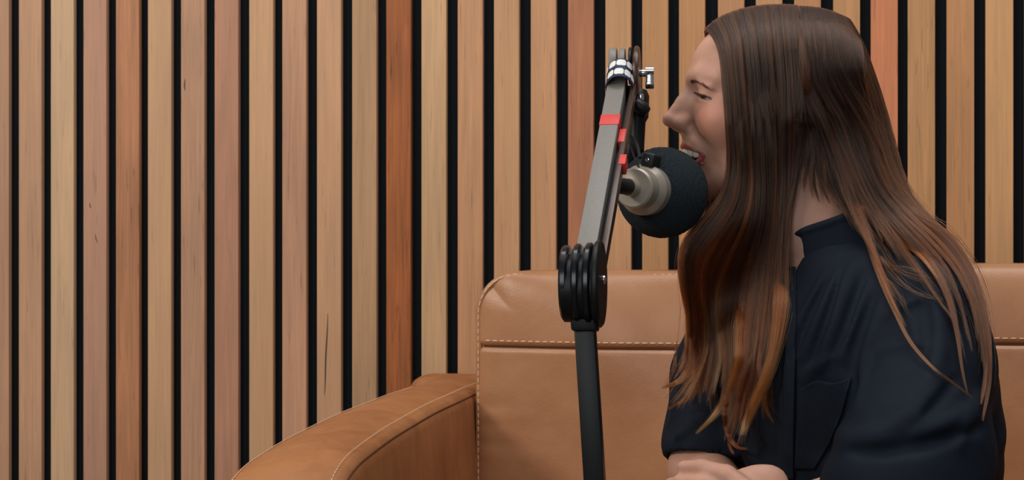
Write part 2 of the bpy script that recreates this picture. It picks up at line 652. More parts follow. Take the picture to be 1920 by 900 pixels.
def rounded_cushion(name, x0, x1, z0, z1, yf, yb, parent, seed, crown=0.03, rc=0.062):
    """back cushion: face towards -y; outline a rounded rectangle, face crowned"""
    nu, nv = 96, 150
    bm = bmesh.new()
    cx, cz = (x0 + x1) / 2, (z0 + z1) / 2
    hx, hz = (x1 - x0) / 2, (z1 - z0) / 2
    T = yb - yf

    def outline(u, v):
        # map square to rounded rectangle by superellipse-like squeeze of the corners
        X, Z = u * hx, v * hz
        ax, az = abs(X) - (hx - rc), abs(Z) - (hz - rc)
        if ax > 0 and az > 0:
            m_ = max(ax, az); d = math.hypot(ax, az)
            k = m_ / d if d > 0 else 1
            X = math.copysign(hx - rc + ax * k, X); Z = math.copysign(hz - rc + az * k, Z)
        return X, Z
    grids = []
    rs = random.Random(seed)
    ph = [(rs.uniform(8, 22), rs.uniform(8, 22), rs.uniform(0, 6), rs.uniform(.0006, .0016)) for _ in range(8)]
    for side in (0, 1):
        g = []
        for i in range(nu + 1):
            row = []
            for j in range(nv + 1):
                u, v = -1 + 2 * i / nu, -1 + 2 * j / nv
                u = math.copysign(abs(u) ** 0.8, u); v = math.copysign(abs(v) ** 0.8, v)
                X, Z = outline(u, v)
                eu, ev = 1 - abs(u) ** 6, 1 - abs(v) ** 6
                e = max(0.0, eu * ev) ** 0.5
                y = 0.012 * e + crown * (1 - u * u) ** .7 * (1 - v * v) ** .5
                zz = cz + Z
                # seam groove
                dz = zz - (z1 - 0.112)
                y -= 0.006 * math.exp(-(dz / 0.0036) ** 2)
                wob = sum(a * math.sin(f1 * X + f2 * Z + p_) for f1, f2, p_, a in ph) * e
                # small creases radiating from the edge seam
                ed = 1 - abs(u)
                wob += 0.0012 * math.sin(95 * Z + 6 * math.sin(23 * Z)) * math.exp(-ed * 9) * e
                if side == 0:
                    row.append(bm.verts.new((cx + X, yf + crown + 0.012 - y + wob, zz)))
                else:
                    row.append(bm.verts.new((cx + X, yb - 0.01 + 0.2 * y, zz)))
            g.append(row)
        grids.append(g)
    for g in grids:
        for i in range(nu):
            for j in range(nv):
                bm.faces.new([g[i][j], g[i + 1][j], g[i + 1][j + 1], g[i][j + 1]])
    ring = lambda g: [g[i][0] for i in range(nu)] + [g[nu][j] for j in range(nv)] + [g[i][nv] for i in range(nu, 0, -1)] + [g[0][j] for j in range(nv, 0, -1)]
    A, B = ring(grids[0]), ring(grids[1])
    for i in range(len(A)):
        j = (i + 1) % len(A)
        bm.faces.new([A[i], A[j], B[j], B[i]])
    from mathutils.bvhtree import BVHTree
    bm.verts.ensure_lookup_table(); tree = BVHTree.FromBMesh(bm)
    o = bm_obj(name, bm, M['leather'], parent, angle=60)
    # border welt and stitching, on the front rim
    pts = []
    for k in range(241):
        a = k / 240 * 4
        s, t = int(a) % 4, a - int(a)
        if k == 240:
            s, t = 3, 1
        u, v = [(-1, -1 + 2 * t), (-1 + 2 * t, 1), (1, 1 - 2 * t), (1 - 2 * t, -1)][s]
        X, Z = outline(u, v)
        pts.append((cx + X * (1 - .004 / hx), yf + crown + 0.010, cz + Z * (1 - .004 / hz)))
    bm = bmesh.new()
    add_tube(bm, pts, 0.0046, seg=8, n=0)
    bm_obj('welt', bm, M['leather'], o)
    inner = [(cx + (p[0] - cx) * (1 - .014 / hx), p[1] - .0035, cz + (p[2] - cz) * (1 - .014 / hz)) for p in pts]
    bm = bmesh.new()
    add_tube(bm, [(a_, b_ + .0035, c_) for a_, b_, c_ in [(cx + (p[0] - cx) * (1 - .009 / hx), p[1] - .0005, cz + (p[2] - cz) * (1 - .009 / hz)) for p in pts]], 0.0016, seg=5, n=0)
    bm_obj('seam', bm, M['seam'], o)
    onw = [(p[0], p[1] - .0046, p[2]) for p in pts[5:-65]]
    stitches(onw, 0.0105, 0.0072, 0.0010, 'stitching', o, M['thread'])
    # cross seam
    def surf_y(x, z):
        hit_ = tree.ray_cast(Vector((x, yf - 0.3, z)), Vector((0, 1, 0)))
        return hit_[0].y if hit_[0] is not None else yf

    zs = z1 - 0.112
    line = [(x, surf_y(x, zs) - .0003, zs) for x in np.linspace(x0 + .012, x1 - .012, 90)]
    bm = bmesh.new(); add_tube(bm, line, 0.0014, seg=5, n=0)
    bm_obj('seam', bm, M['seam'], o)
    line = [(x, surf_y(x, zs + .0085) - .0003, zs + .0085) for x in np.linspace(x0 + .016, x1 - .016, 90)]
    stitches(line, 0.0115, 0.0078, 0.0010, 'stitching', o, M['thread'])
    return o


rounded_cushion('back_cushion', -0.573, 0.012, 0.40, 0.873, -0.36, -0.12, sofa, 3)
rounded_cushion('back_cushion', 0.016, 0.60, 0.40, 0.885, -0.36, -0.12, sofa, 5)


def arm_mesh(name, x0, x1, parent, flip=False):
    """sofa arm: x0 = outer, x1 = inner side"""
    ys = [-0.13, -0.2, -0.30, -0.42, -0.55, -0.68, -0.80, -0.90, -0.96, -1.01, -1.045, -1.065, -1.072]
    zs = [0.704, 0.704, 0.704, 0.702, 0.700, 0.695, 0.689, 0.681, 0.674, 0.660, 0.635, 0.58, 0.48]
    cl = spline([(0, y, z) for y, z in zip(ys, zs)], 70)
    hw = abs(x1 - x0) / 2
    cx = (x0 + x1) / 2
    bm = bmesh.new()
    rows = []
    n = len(cl)
    tsg = 1 if not flip else 0
    for i, p in enumerate(cl):
        y, z = p[1], p[2]
        row = []
        prof = []
        # section: from outer bottom up over crowned top and down the inner side
        for zz in np.linspace(0.10, z - 0.030, 14):
            bulge = 0.012 * math.sin(math.pi * min(1, (zz - 0.1) / (z - .12)))
            prof.append((-hw - bulge, zz))
        for a in np.linspace(0, math.pi / 2, 6)[1:]:
            prof.append((-hw + 0.022 - 0.022 * math.cos(a) , z - 0.030 + 0.022 * math.sin(a)))
        for t in np.linspace(-1, 1, 13)[1:-1]:
            prof.append((t * (hw - .022), z - 0.008 + 0.010 * (1 - t * t)))
        for a in np.linspace(math.pi / 2, 0, 6)[:-1]:
            prof.append((hw - 0.022 + 0.022 * math.cos(a), z - 0.030 + 0.022 * math.sin(a)))
        for zz in np.linspace(z - 0.030, 0.10, 14):
            bulge = 0.012 * math.sin(math.pi * min(1, (zz - 0.1) / (z - .12)))
            prof.append((hw + bulge, zz))
        rows.append([bm.verts.new((cx + a, y, b - (b > 0.12) * 0.0075 * (1 - a / hw) * tsg)) for a, b in prof])
    for A, B in zip(rows[:-1], rows[1:]):
        for i in range(len(A) - 1):
            bm.faces.new([A[i], A[i + 1], B[i + 1], B[i]])
    bm.faces.new(rows[0]); bm.faces.new(rows[-1])
    for A, B in zip(rows[:-1], rows[1:]):
        bm.faces.new([A[0], B[0], B[-1], A[-1]])
    o = bm_obj(name, bm, M['leather_arm'], parent, angle=50)
    inner = [(cx + s * (hw - 0.0165 + 0.0), p[1] + (.001 if i > 55 else 0), p[2] - 0.006) for s in (1,) for i, p in enumerate(cl)]
    for s in (-1, 1):
        ln = [(cx + s * (hw - 0.016), p[1] - (.003 if i > 58 else 0), p[2] - 0.0062 - 0.0075 * (1 - s) * tsg) for i, p in enumerate(cl) if p[2] > 0.50]
        stitches(ln[::2], 0.0072, 0.0046, 0.0008, 'stitching', o, M['thread'])
        ln = [(cx + s * (hw - 0.0035), p[1] - (.002 if i > 58 else 0), p[2] - 0.0185 - 0.0075 * (1 - s) * tsg) for i, p in enumerate(cl) if p[2] > 0.50]
        bm = bmesh.new(); add_tube(bm, ln, 0.0014, seg=5, n=0)
        bm_obj('seam', bm, M['seam'], o)
    return o


arm_mesh('arm', -0.735, -0.578, sofa)
arm_mesh('arm', 0.615, 0.772, sofa, True)


def box_part(name, lo, hi, m, parent, bevel):
    bm = bmesh.new()
    c = [(l + h) / 2 for l, h in zip(lo, hi)]
    add_box(bm, c, *[(h - l) / 2 for l, h in zip(lo, hi)], bevel=bevel, seg=4)
    return bm_obj(name, bm, m, parent)


box_part('base_frame', (-0.57, -1.02, 0.10), (0.61, -0.10, 0.27), M['leather_arm'], sofa, 0.02)
box_part('back_frame', (-0.73, -0.135, 0.10), (0.77, -0.03, 0.70), M['leather_arm'], sofa, 0.03)
for (a, b) in ((-0.572, 0.014), (0.016, 0.608)):
    box_part('seat_cushion', (a, -1.06, 0.272), (b, -0.34, 0.435), M['leather'], sofa, 0.045)
for x in (-0.66, 0.69):
    for y in (-0.98, -0.12):
        bm = bmesh.new()
        add_lathe(bm, (x, y, 0.0), (0, 0, 1), [(0.0, 0), (0.018, 0), (0.026, 0.102), (0, 0.102)], 20)
        bm_obj('leg', bm, M['wood_leg'], sofa)

# ------------------------------------------------------------------ microphone arm
cr, cu, ct = Vector(RIGHT), Vector(UP), Vector(-FWD)      # camera-like axes used only to set directions of real parts
elbow = Vector(P(1092, 532, 1.79))
top = Vector(P(1168, 146, 2.06))
foot = Vector(P(1119, 960, 1.77))
stand = empty('microphone_boom', (float(foot.x), float(foot.y), 0.0),
              'dark jointed microphone boom arm with red tape rings, in front of the sofa', 'microphone arm')
ax_d = (top - elbow).normalized()
side = (cr - ax_d * cr.dot(ax_d)).normalized()           # hinge axis: across the arm
side = (side + ct * 0.22).normalized()
side = (side - ax_d * side.dot(ax_d)).normalized()
bm = bmesh.new()
a0 = elbow + ax_d * 0.020 + side * (-0.001); a1 = top - ax_d * 0.006 + side * (-0.004)
add_beam(bm, a0, a1, 0.0100, 0.0085, side, 0.0012)
bm_obj('upper_beam', bm, M['gunmetal'], stand)
nrm = side.cross(ax_d).normalized()
if nrm.dot(ct) < 0:
    nrm = -nrm
bm = bmesh.new()
add_beam(bm, a0 + side * 0.0165 - nrm * 0.004, a1 + side * 0.0175 - nrm * 0.004, 0.0030, 0.0065, side, 0.0010)
bm_obj('tension_rod', bm, M['browntube'], stand)
bm = bmesh.new()
add_beam(bm, a0 + side * 0.0118 - nrm * 0.009, a1 + side * 0.0118 - nrm * 0.009, 0.0030, 0.0030, side, 0.0006)
bm_obj('spring_channel', bm, M['black'], stand)


def along(py):
    t = (elbow - top).length
    z = CAM[2]
    # parameter on the axis whose image row is py
    lo, hi = 0.0, 1.0
    for _ in range(40):
        mid = (lo + hi) / 2
        q = elbow.lerp(top, mid)
        rel = np.array(q) - CAM
        row = 450 - rel[2] / (rel @ FWD) * FPX
        if row > py:
            lo = mid
        else:
            hi = mid
    return elbow.lerp(top, lo)


def band(y0, y1, off, hx, hy, doff, name, m):
    b0, b1 = along(y0), along(y1)
    bm = bmesh.new()
    add_beam(bm, b0 + side * off - nrm * doff, b1 + side * off - nrm * doff, hx, hy, side, 0.0006)
    return bm_obj(name, bm, m, stand)


band(246, 227, -0.003, 0.0106, 0.0091, 0.0, 'red_tape', M['red'])
band(270, 246, 0.0118, 0.0036, 0.0060, 0.003, 'red_tape', M['red'])
band(312, 294, 0.0172, 0.0036, 0.0072, 0.004, 'red_tape', M['red'])

# elbow: hinge plates side by side
def disc(name, c, axis, r, h, m, parent, rim=0.0015, stretch=None):
    bm = bmesh.new()
    add_lathe(bm, Vector(c) - Vector(axis) * h / 2, axis,
              [(0, 0), (r - rim, 0), (r - rim * .3, rim * .3), (r, rim), (r, h - rim), (r - rim * .3, h - rim * .3), (r - rim, h), (0, h)], 48)
    return bm_obj(name, bm, m, parent)


low_d = (elbow - foot).normalized()
hz = (cr + ct * 0.18).normalized()
for off, r, h, m in ((-0.0150, 0.033, 0.0080, 'black_gloss'), (-0.0035, 0.0345, 0.0075, 'black_gloss'), (0.0075, 0.0355, 0.0075, 'black_gloss'),
                     (0.0162, 0.0375, 0.0070, 'black')):
    bm = bmesh.new()
    add_lathe(bm, elbow + hz * off - hz * h / 2, hz,
              [(0, 0), (r - .002, 0), (r, .002), (r, h - .002), (r - .002, h), (0, h)], 48)
    # plates are taller than wide
    for v in bm.verts:
        q = v.co - elbow
        v.co += low_d * q.dot(low_d) * 0.12
    bm_obj('hinge_plate', bm, M[m], stand)
bm = bmesh.new()
add_lathe(bm, elbow - hz * 0.017 - low_d * 0.0045, hz, [(0, 0), (0.0325, 0), (0.0325, 0.034), (0, 0.034)], 48)
add_box(bm, elbow - low_d * 0.032, 0.0125, 0.012, 0.014, hz, hz.cross(low_d).normalized(), low_d, 0.003)
bm_obj('hinge_core', bm, M['black'], stand)
disc('hinge_bolt', elbow + hz * 0.0205 + cu * .004, hz, 0.0045, 0.004, M['chrome'], stand)
bm = bmesh.new()
add_beam(bm, foot, elbow - low_d * 0.022, 0.0098, 0.0085, hz, 0.0015)
add_beam(bm, foot - low_d * 0.10, foot, 0.0098, 0.0085, hz, 0.0015)
base_z = Vector((foot.x, foot.y, 0.0))
bm_obj('lower_beam', bm, M['black'], stand)
f2 = foot - low_d * 0.09
bm = bmesh.new()
add_tube(bm, [tuple(f2), (f2.x, f2.y, 0.3), (f2.x, f2.y, 0.02)], 0.013, seg=16, n=30)
bm_obj('floor_post', bm, M['black'], stand)
bm = bmesh.new()
add_lathe(bm, (f2.x, f2.y, 0), (0, 0, 1), [(0, 0), (0.15, 0), (0.15, 0.012), (0.14, 0.02), (0.02, 0.024), (0, 0.024)], 48)
bm_obj('round_base', bm, M['black'], stand)

# top joint
tj = Vector(P(1166, 124, 2.078))
hx_ = (cr + ct * 0.12).normalized()
up_ = (ax_d - hx_ * ax_d.dot(hx_)).normalized()
for off, r, h, m in ((-0.0095, 0.0205, 0.0085, 'gunmetal'), (0.0010, 0.0200, 0.0060, 'gunmetal'), (0.0095, 0.0210, 0.0035, 'black')):
    disc('hinge_plate', tj + hx_ * off, hx_, r, h, M[m], stand)
disc('side_disc', tj + hx_ * 0.0168 - cu * 0.012, hx_, 0.0345, 0.0065, M['browntube'], stand, 0.003)
# printed strap: two rows of pale letters on navy
bm = bmesh.new()
sc_ = Vector(P(1163, 151, 2.052))
fr = hx_.cross(up_).normalized()
if fr.dot(ct) < 0:
    fr = -fr
R1, R2 = 0.0140, 0.0165
def strap_pt(a, t, lift=0.0):
    # a: angle around the arm (0 = towards the viewer), t: along the arm; the strap sags at its edges
    return sc_ + hx_ * (math.sin(a) * (R1 + lift)) + fr * (math.cos(a) * (R2 + lift)) + up_ * t
NA = 40
grid = []
for t in (-0.017, 0.0175):
    for lift in (0.0, 0.0012):
        grid.append([bm.verts.new(strap_pt(-1.75 + 3.5 * i / NA, t, lift)) for i in range(NA + 1)])
for A, B in ((grid[0], grid[2]), (grid[1], grid[3]), (grid[0], grid[1]), (grid[2], grid[3])):
    for i in range(NA):
        bm.faces.new([A[i], A[i + 1], B[i + 1], B[i]])
strap = bm_obj('strap', bm, M['navyband'], stand)
bm = bmesh.new()
for row, t0, shift in ((0, 0.0045, 0.0), (1, -0.0125, -0.12)):
    for k, (a0_, a1_) in enumerate(((-1.55, -1.02), (-0.86, -0.32), (-0.24, 0.42), (0.50, 1.00), (1.05, 1.5))):
        a0_ += shift; a1_ += shift
        am = (a0_ + a1_) / 2
        # rounded blocky glyph, bent round the strap
        cols_n = 7
        top_, bot_ = [], []
        for q in range(cols_n):
            su = -1 + 2 * q / (cols_n - 1)
            sv = (1 - abs(su) ** 6) ** 0.4 * 0.5 + 0.5 if abs(su) < 1 else 0.55
            top_.append(bm.verts.new(strap_pt(am + su * (a1_ - a0_) / 2 * 1.04, t0 + 0.0045 + sv * 0.0056, 0.0017)))
            bot_.append(bm.verts.new(strap_pt(am + su * (a1_ - a0_) / 2 * 1.04, t0 + 0.0045 - sv * 0.0056, 0.0017)))
        for q in range(cols_n - 1):
            bm.faces.new([top_[q], top_[q + 1], bot_[q + 1], bot_[q]])
r_ = bm_obj('strap_lettering', bm, M['whitemark'], strap)
r_['label'] = 'two rows of blurred white letters'
# wing nut on the right
wn = tj + hx_ * 0.0225 - cu * 0.008
disc('wing_nut_hub', wn + hx_ * .001, hx_, 0.0045, 0.010, M['chrome'], stand)
bm = bmesh.new()
c1 = wn + hx_ * 0.0085 + cu * 0.0005
add_lathe(bm, c1 + cu * 0.002 - hx_ * 0.0045, hx_, [(0, 0), (.0045, 0), (.0045, .009), (0, .009)], 20)
add_box(bm, c1 - cu * 0.009, 0.0045, 0.002, 0.0065, hx_, fr, cu, 0.001)
add_box(bm, c1 - cu * 0.0155 + fr * .002, 0.0048, 0.003, 0.0022, hx_, fr, cu, 0.0008)
bm_obj('wing_nut', bm, M['chrome'], stand)
# hanging microphone mount
m0 = Vector(P(1196, 190, 2.07)); m1 = Vector(P(1192, 292, 2.055))
md = (m1 - m0).normalized()
bm = bmesh.new()
add_lathe(bm, m0 - md * 0.012, md, [(0, 0), (.010, 0), (.0125, .006), (.0125, .030), (.0095, .036), (.0090, .070), (.0, .070)], 32)
bm_obj('mount_stem', bm, M['black'], stand)
k0 = Vector(P(1203, 203, 2.05))
bm = bmesh.new()
kd = (cr * 0.75 + cu * -0.65).normalized()
add_lathe(bm, k0 - kd * 0.010, kd, [(0, 0), (.006, 0), (.0075, .003), (.0085, .012), (.006, .018), (.0, .0195)], 28)
bm_obj('mount_knob', bm, M['black'], stand)
disc('knob_pin', k0 + cu * .012 - cr * .001, cu, 0.0035, 0.008, M['chrome'], stand)
bm = bmesh.new()
add_tube(bm, [P(1172, 200, 2.09), P(1170, 240, 2.09), P(1168, 280, 2.08), P(1178, 312, 2.07)], [0.009, 0.012, 0.016, 0.015], seg=14, n=24)
add_tube(bm, [P(1192, 240, 2.07), P(1186, 280, 2.06), P(1176, 318, 2.06)], [0.009, 0.013, 0.012], seg=14, n=24)
bm_obj('swivel_bracket', bm, M['black'], stand)

# ------------------------------------------------------------------ microphone
mc = Vector(P(1186, 352, 1.985))
beta = math.radians(27)
md2 = (ct * -math.cos(beta) + cr * math.sin(beta) - cu * 0.045).normalized()    # points from rear cap towards the talker
mic = empty('studio_microphone', tuple(mc), 'beige studio microphone in a round charcoal foam windscreen, hanging from the arm', 'microphone')
bm = bmesh.new()
rb = 0.0218
add_lathe(bm, mc, md2, [(0, 0.0), (0.0085, 0.0), (0.0088, 0.0015), (0.0105, 0.0018), (rb - .002, 0.0020), (rb, 0.0042), (rb, 0.008),
                        (rb + .001, 0.020), (0.0268, 0.026), (0.0278, 0.028), (0.0278, 0.030), (0.0270, 0.0315), (0.0272, 0.046),
                        (0.0262, 0.050), (0.0262, 0.088), (0.020, 0.092), (0, 0.092)], 72)
bm_obj('microphone_body', bm, M['beige'], mic, angle=25)
bm = bmesh.new()
add_lathe(bm, mc - md2 * 0.012, md2, [(0, 0), (0.0088, 0), (0.0094, 0.0012), (0.0094, 0.0122), (0, 0.0122)], 36)
bm_obj('socket_collar', bm, M['beige'], mic)
bm = bmesh.new()
cdv = (-md2 + cr * -0.10).normalized()
add_lathe(bm, mc - md2 * 0.0122, cdv, [(0, 0), (0.0082, 0), (0.0086, 0.002), (0.0086, 0.024), (0.0066, 0.032), (0.0055, 0.052), (0.0036, 0.060), (0, 0.060)], 36)
bm_obj('cable_plug', bm, M['rubber'], mic)
fc = mc + md2 * 0.082 + cu * .0005
RF = 0.0500
bm = bmesh.new()
bmesh.ops.create_icosphere(bm, subdivisions=6, radius=1.0)
Xf, Yf, Zf = frame(md2)
for v in bm.verts:
    q = v.co.normalized()
    n_ = 0.00022 * (math.sin(q.x * 130) + math.sin(q.y * 121 + 1) + math.sin(q.z * 137 + 2))
    a_ = q.z
    r_ = RF * (1 + 0.03 * a_) + n_
    if a_ < -0.80:      # flattened neck around the body
        r_ *= 1 - 0.25 * (-0.80 - a_)
    v.co = fc + (Xf * q.x + Yf * q.y + Zf * q.z) * r_
bm_obj('foam_windscreen', bm, M['foam'], mic)
sw = mc + md2 * 0.030 + (cu * 0.85 + cr * 0.22).normalized() * 0.0325
bm = bmesh.new()
Xs, Ys, Zs = frame(md2, (cu + cr * 0.25))
add_box(bm, sw, 0.0080, 0.0078, 0.0105, Xs, Ys, Zs, 0.0034, 3)
sb = bm_obj('mount_clip', bm, M['rubber'], mic)
disc('clip_screw', sw - Zs * 0.0108, Zs, 0.0022, 0.0012, M['chrome'], mic, 0.0004)
bm = bmesh.new()
add_tube(bm, [P(1171, 247, 2.035), P(1184, 256, 2.03), P(1194, 272, 2.025), P(1200, 296, 2.012)], 0.0020, seg=10, n=30)
add_tube(bm, [P(1183, 275, 2.03), P(1190, 297, 2.02), P(1199, 316, 2.005)], 0.0012, seg=8, n=20)
bm_obj('mount_wire', bm, M['black'], mic)

# cable from the plug along the far side of the arm
pe = mc - md2 * 0.0122 + cdv * 0.058
bm = bmesh.new()
cab = [tuple(pe), tuple(pe + cdv * 0.02 - cu * 0.008), tuple(along(380) - nrm * 0.018), tuple(along(440) - nrm * 0.017), tuple(elbow - nrm * 0.046),
       tuple(elbow - low_d * 0.08 - nrm * 0.018), tuple(foot - nrm * 0.018), (f2.x - nrm.x * .02, f2.y - nrm.y * .02, 0.3), (f2.x - nrm.x * .02, f2.y - nrm.y * .02, 0.032)]
add_tube(bm, cab, 0.0028, seg=10, n=120)
cbl = bm_obj('microphone_cable', bm, M['rubber'], None)
cbl['label'] = 'black cable running from the microphone plug down behind the boom arm'
cbl['category'] = 'cable'

# ------------------------------------------------------------------ the person: skeleton points
HD = 2.12
H0 = P(1446, 175, HD)
vv = -(H0 - CAM); vv[2] = 0; vv /= np.linalg.norm(vv)          # horizontal direction from the head towards the viewer
rr = np.array([-vv[1], vv[0], 0.0])
if rr @ RIGHT < 0:
    rr = -rr
AL = math.radians(12)
HF = -math.cos(AL) * rr + math.sin(AL) * vv
HL = math.sin(AL) * rr + math.cos(AL) * vv
HR = np.stack([HF, HL, UP], 1)                                  # head-local (forward, her left, up) -> world


def hl(p):
    return (p - H0) @ HR


def hw(q):
    return H0 + np.asarray(q) @ HR.T


mm = 0.001
LIP_U = [np.array(q) * mm for q in ((98.0, 0, -60.6), (97.4, 9, -60.4), (93.8, 17, -61.6), (87.8, 23, -64.6), (81.5, 27.3, -70.4))]
LIP_L = [np.array(q) * mm for q in ((96.0, 0, -85.5), (93.5, 9, -84.6), (88.5, 17, -81.4), (83.5, 23, -76.8), (80.5, 27.3, -71.9))]


def mirror(f, p):
    q = p.copy(); q[:, 1] = np.abs(q[:, 1])
    return f(q)


def bridge(pts, rs, p, k):
    return chain(p, [np.array(a) * mm for a in pts], [r * mm for r in rs], k * mm)


def head_local(p):
    q = p.copy(); q[:, 1] = np.abs(q[:, 1])                     # symmetric head
    q[:, 0] /= 1.02
    E = lambda c, r, R=None: ell(q, np.array(c) * mm, np.array(r) * mm, R)
    d = E((-7, 0, 22), (98, 75, 73))                          # braincase
    d = smin(d, E((30, 0, -30), (63, 58, 80)), 18 * mm)         # face block
    d = smin(d, E((54, 28, -30), (32, 29, 34)), 14 * mm)        # cheek bones
    d = smin(d, bridge([(72, 0, -104), (54, 27, -94), (8, 47, -66), (-4, 52, -30)], [15, 14, 14, 13], q, 10), 16 * mm)
    d = smin(d, E((77, 0, -106), (15.5, 17, 14)), 12 * mm)      # chin
    d = smin(d, E((79.5, 0, -58), (20, 30, 24)), 14 * mm)       # muzzle over the teeth
    d = smin(d, bridge([(86, 6, 15), (82, 24, 17), (68, 44, 12)], [6, 7, 6], q, 6), 14 * mm)  # brow
    d = smax(d, -E((98.2, 27, -3), (13, 14, 10.0)), 12 * mm)        # eye hollow
    d = smin(d, E((60, 38, -36), (23, 20, 19)), 14 * mm)        # smile cheek
    d = smin(d, E((81, 19, -20), (11, 11, 16)), 8 * mm)
    # nose
    d = smin(d, E((92, 0, -22), (17.5, 15.5, 24)), 10 * mm)
    d = smin(d, bridge([(89.2, 0, 8), (91.2, 0, 0), (99.5, 0, -11.5), (107, 0, -21), (112, 0, -29)], [5.0, 5.2, 5.8, 6.6, 8.0], q, 4), 6 * mm)
    d = smin(d, E((112.2, 0, -31.0), (9.2, 8.2, 7.2)), 6 * mm)
    d = smin(d, E((99.5, 10.8, -35.0), (11.0, 7.4, 7.9)), 7.5 * mm)
    d = smin(d, bridge([(107, 0, -38.5), (98, 0, -45)], [4.4, 4.4], q, 3), 4 * mm)
    d = smax(d, -E((104.0, 5.6, -44.0), (7.0, 2.7, 3.2)), 2 * mm)
    # crease from nostril to mouth corner and below
    d = smax(d, -bridge([(93, 20.0, -38), (89.5, 25.5, -47), (83.5, 33, -58), (77, 38.5, -70), (71, 40, -84)], [0.6, 1.4, 1.8, 2.0, 1.0], q, 2), 10 * mm)
    d = smax(d, -bridge([(104.4, 0, -48), (103.0, 0, -56)], [2, 2.4], q, 2), 4 * mm)
    # lids
    ec = np.array((74.5, 31, -5.5)) * mm
    d = smin(d, ell(q, ec, np.array((13.5, 14.2, 12.6)) * mm), 5.0 * mm)
    d = smin(d, bridge([(81.5, 24, 6.5), (83.5, 32, 7.5), (76, 43, 3.5)], [1.8, 2.4, 2.2], q, 3), 8 * mm)
    d = smin(d, bridge([(82, 24, -17), (83.0, 31, -18.5), (76, 41, -16)], [1.8, 2.4, 1.8], q, 3), 6 * mm)
    tilt = math.radians(20)
    R = np.array([[1, 0, 0], [0, math.cos(tilt), math.sin(tilt)], [0, -math.sin(tilt), math.cos(tilt)]])
    d = smax(d, -ell(q, np.array((85.5, 36.0, -7.0)) * mm, np.array((14, 16.0, 2.25)) * mm, R), 0.9 * mm)
    # mouth opening
    y = q[:, 1] / (27.5 * mm)
    zt = -62.0 * mm - 7.8 * mm * y * y
    zb = -82.0 * mm + 9.0 * mm * y * y
    op = np.maximum(np.maximum(q[:, 2] - zt, zb - q[:, 2]), np.maximum(q[:, 1] - 26.5 * mm, 56 * mm - q[:, 0]))
    d = smax(d, -op * 0.8, 2.0 * mm)
    d = smin(d, chain(q, LIP_U, [v * mm for v in (2.7, 3.0, 2.9, 2.5, 1.6)], 2 * mm), 2.6 * mm)
    d = smin(d, chain(q, LIP_L, [v * mm for v in (4.4, 4.2, 3.6, 2.6, 1.4)], 2 * mm), 2.6 * mm)
    d = smax(d, -E((99, 0, -93.0), (6, 14, 4)), 6 * mm)         # hollow under the lower lip
    # ear
    d = smin(d, E((-8, 74, -14), (15, 6, 29)), 5 * mm)
    d = smax(d, -E((-4, 81, -12), (8, 4, 16)), 3 * mm)
    return d


# torso frame: chest turned half towards the viewer
TA = math.radians(45)
TF = -math.cos(TA) * rr + math.sin(TA) * vv
TL = math.sin(TA) * rr + math.cos(TA) * vv
chest = P(1618, 655, 2.12)
nb = P(1582, 472, 2.125)            # neck base
ls = P(1738, 592, 2.01)             # her left (near) shoulder
rs_ = P(1385, 572, 2.26)            # her right (far) shoulder
pel = P(1655, 1085, 2.22)
le = P(1722, 905, 1.90)             # near elbow
lw = P(1455, 968, 1.93)
re_ = P(1312, 880, 2.20)            # far elbow
rw = P(1420, 985, 2.03)
neck_top = hw(np.array((-22, 0, -62)) * mm)
TR = np.stack([TF, TL, UP], 1)
lean = math.radians(14)
TFv = TF * math.cos(lean) - UP * math.sin(lean)
TUp = UP * math.cos(lean) + TF * math.sin(lean)
TRl = np.stack([TFv, TL, TUp], 1)


def torso(p, g=0.0):
    d = ell(p, chest - 0.062 * UP, (0.112 + g, 0.160 + g, 0.188 + g), TRl)
    d = smin(d, ell(p, chest + 0.045 * TF - 0.02 * UP, (0.085 + g, 0.125 + g, 0.085 + g), TRl), 0.03)
    d = smin(d, ell(p, (chest + pel) / 2 + 0.02 * TF, (0.105 + g, 0.125 + g, 0.19 + g), TRl), 0.05)
    d = smin(d, ell(p, pel, (0.125 + g, 0.175 + g, 0.115 + g), TR), 0.05)
    up = nb * 0.6 + chest * 0.4
    d = smin(d, cap(p, up - 0.015 * TF, ls - 0.012 * UP, 0.056 + g, 0.044 + g), 0.035)
    d = smin(d, cap(p, up - 0.015 * TF, rs_ - 0.012 * UP, 0.056 + g, 0.044 + g), 0.035)
    return d


